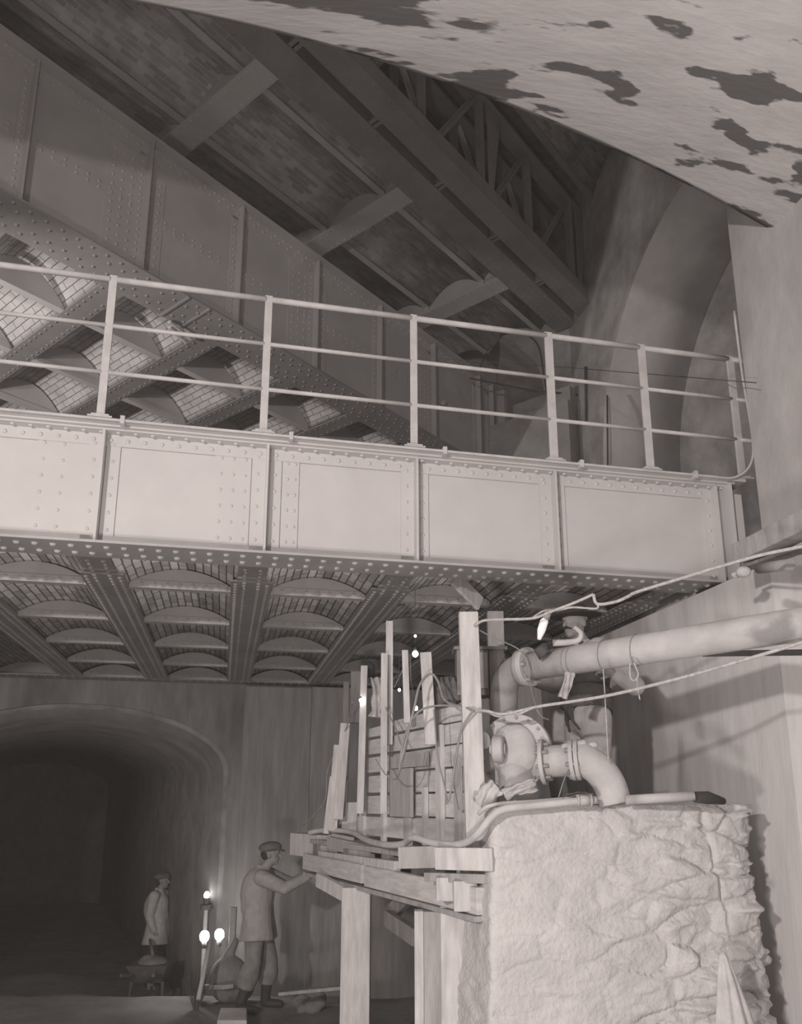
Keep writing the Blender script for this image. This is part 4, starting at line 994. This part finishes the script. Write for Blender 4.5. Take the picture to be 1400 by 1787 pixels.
# =================================================================== THINGS ON THE GROUND
def gz(p): return Vector((p.x, p.y, -2.1 if p.y < 9.6 else -2.1-.7*min(1, (p.y-9.6)/2.6)))
ls = thing('lamp_stand', 'thin upright lamp stand with a bulb on top, right of the man in the smock', 'lamp', gz(D(361, 1720, 10.6)))
c = D(361, 1562, 10.6); g = gz(c)
b = MB(); b.cyl(g, c-Vector((0, 0, .1)), .028, 12); b.build('pole', 'iron', ls)
b = MB(); b.cyl(c-Vector((0, 0, .17)), c-Vector((0, 0, .11)), .075, 16); b.cyl(c-Vector((0, 0, .11)), c-Vector((0, 0, .03)), .04, 12); b.build('lamp_holder', 'rust', ls)
b = MB(); b.ellip(c, (.035, .035, .045)); b.build('bulb', 'bulb', ls)
p0 = D(346, 1745, 8.6); p1 = D(368, 1640, 8.9); b = MB(); b.cyl(p0, p1, .024, 10); b.build('leaning_pole', 'iron', label='pale pole leaning below the left glaring bulb', cat='pole')
p1 = D(408, 1583, 9.6); b = MB(); b.beam(gz(p1), p1, .07, .05, up=(0, 1, 0)); b.build('stake', 'iron_d', bevel=.005, label='upright pale stake left of the reaching workman', cat='stake')
p0 = gz(D(400, 1700, 9.3)); mb = MB(); mb.ellip(p0+Vector((0, 0, .24)), (.22, .2, .24)); mb.ellip(p0+Vector((.08, .02, .16)), (.2, .18, .17)); mb.caps(p0+Vector((-.05, 0, .4)), .07, p0+Vector((.05, .02, .62)), .04); lump('sand_sack', mb, .02, 'sack_p' if 'sack_p' in M else 'trouser_m', None, 3, label='rounded pale sack slumped behind the reaching workman', cat='sack')
mb = MB(); q0 = D(413, 1738, 8.3); q0.z = -2.09
mb.hexa([q0+Vector((-.13, -.22, 0)), q0+Vector((.15, -.22, 0)), q0+Vector((.06, .25, 0)), q0+Vector((-.20, .25, 0)), q0+Vector((-.13, -.22, .12)), q0+Vector((.15, -.22, .12)), q0+Vector((.06, .25, .12)), q0+Vector((-.20, .25, .12))])
mb.build('stone_block', 'plaster', bevel=.012, label='pale flat stone block on the ground by the boots of the reaching workman', cat='stone')
b = MB(); b.beam(D(352, 1722, 9.4), D(398, 1722, 8.9), .12, .04); b.build('ground_plank', 'wood_d', bevel=.004, label='short plank lying behind the pale stone block', cat='plank')
b = MB(); q0 = gz(D(345, 1700, 9.0)); rnd = random.Random(4)
for k in range(60):
    a = rnd.random()*6.28; L = .25+.2*rnd.random(); b.tube([q0+Vector((.02*math.cos(a), .02*math.sin(a), 0)), q0+Vector((.16*math.cos(a)*rnd.random(), .16*math.sin(a)*rnd.random(), L))], 1, 4, False, [.004, .002])
b.build('twig_broom', 'rust', label='dark bristly twig broom upright beside the leaning pole', cat='broom')
mb = MB(); q0 = gz(D(540, 1725, 9.0))
for k in range(9): mb.ellip(q0+Vector((rnd.uniform(-.2, .2), rnd.uniform(-.15, .15), rnd.uniform(.02, .1))), (rnd.uniform(.05, .1), rnd.uniform(.05, .1), rnd.uniform(.04, .08)))
lump('rubble_heap', mb, .015, 'earth', None, 1, label='low heap of dark rubble right of the reaching workman', cat='rubble')
# wheelbarrow with shovel before the man in the smock
wl = gz(D(262, 1730, 11.3)); wb = thing('wheelbarrow', 'dark wheelbarrow loaded with a pale heap at the feet of the man in the smock', 'wheelbarrow', wl)
b = MB()
def wv(x, y, z): return wl+Vector((x, y, z))
b.hexa([wv(-.17, -.15, .28), wv(.17, -.15, .28), wv(.17, .2, .28), wv(-.17, .2, .28), wv(-.27, -.25, .50), wv(.27, -.25, .50), wv(.27, .3, .50), wv(-.27, .3, .50)]); b.build('tray', 'rust', wb, bevel=.008)
mb = MB(); mb.ellip(wv(0, .02, .50), (.2, .2, .08)); mb.ellip(wv(-.05, 0, .54), (.1, .1, .06)); lump('load', mb, .015, 'earth_p' if 'earth_p' in M else 'trouser_m', wb, 2)
for s in (-1, 1):
    b = MB(); b.beam(wv(s*.2, -.6, .46), wv(s*.1, .5, .24), .04, .04); b.build('handle', 'rust', wb, bevel=.003)
    b = MB(); b.beam(wv(s*.2, -.15, .3), wv(s*.22, -.18, .0), .04, .04); b.build('leg', 'rust', wb, bevel=.003)
b = MB(); b.tube([wv(-.025, .5, .2), wv(.025, .5, .2)], .2, 24); b.build('wheel', 'rust', wb)
p0 = D(271, 1690, 12.2); p1 = D(262, 1640, 12.9)
sh = thing('shovel', 'shovel with pale handle held upright beside the smock', 'shovel', p0)
b = MB(); b.cyl(p0, p1, .022, 10); b.build('handle', 'trouser_p', sh)
b = MB(); b.hexa([p0+Vector((-.1, 0, -.28)), p0+Vector((.1, 0, -.28)), p0+Vector((.1, .02, -.28)), p0+Vector((-.1, .02, -.28)), p0+Vector((-.11, .02, 0)), p0+Vector((.11, .02, 0)), p0+Vector((.11, .04, 0)), p0+Vector((-.11, .04, 0))]); b.build('blade', 'iron_d', sh, bevel=.006)
# conduits on the end wall and wall wires
cn = [D(752, 596, 12.4), D(800, 580, 12.7), D(850, 571, 12.9), D(905, 578, 12.9), D(938, 601, 12.7), D(946, 650, 12.6), D(948, 690, 12.5)]
cn = [q-uB*(q.dot(uB)-11.36) for q in cn]
b = MB(); b.tube(spline(cn, 6), .012, 8); b.build('wall_conduit', 'rust', label='thin dark conduit arching over the far recess in the end wall', cat='conduit')
def onwall(px, py, u=5.46):
    r = D(px, py, 1); return r*(u/r.dot(uA))
b = MB(); b.tube([onwall(1060, 690), onwall(1061, 812)], .014, 8); b.build('wall_pipe', 'rust', label='thin dark upright pipe on the wall behind the handrail', cat='pipe')
b = MB(); b.tube([onwall(1022, 640), onwall(1023, 735)], .018, 8); b.build('wall_pipe', 'rust', label='short dark upright pipe at the wall corner', cat='pipe')
b = MB(); b.tube([D(820, 660, 11.8), D(930, 682, 12.0), D(1025, 690, 12.2)], .013, 8); b.build('bracket_rail', 'rust', label='dark horizontal rod in front of the end recess', cat='rod')
b = MB(); b.tube([D(760, 625, 9), D(1000, 642, 9), D(1320, 668, 5.2)], .004, 6); b.build('overhead_wire', 'rust', label='fine wire strung behind the handrail towards the lit pier', cat='wire')

b = MB(); b.beam(FB(4.62, 7.28, 5.42), FB(4.98, 7.36, 5.40), .05, .03); b.beam(FB(4.66, 7.33, 5.39), FB(4.96, 7.42, 5.37), .04, .03)
b.build('timber_wedge', 'wood', bevel=.004, label='small pale timber wedges left under the flange of the higher grey bridge', cat='timber')
# thin haze volume added through the shaft to lift the blacks
hz = bpy.data.materials.new('black_lift'); hz.use_nodes = True; nt = hz.node_tree; nt.nodes.clear()
vo = nt.nodes.new('ShaderNodeVolumeScatter'); vo.inputs['Density'].default_value = .0048; vo.inputs['Color'].default_value = (1, .95, .93, 1)
oo = nt.nodes.new('ShaderNodeOutputMaterial'); nt.links.new(vo.outputs[0], oo.inputs['Volume'])
b = MB(); b.box(FW, -22, 14, -6, 34, -3.3, 12.5); hzo = b.build('black_lift_haze', hz, kind='stuff', label='thin haze added through the whole shaft to lift its blacks', cat='haze')
for o in COL.objects:
    if '_org' in o: del o['_org']
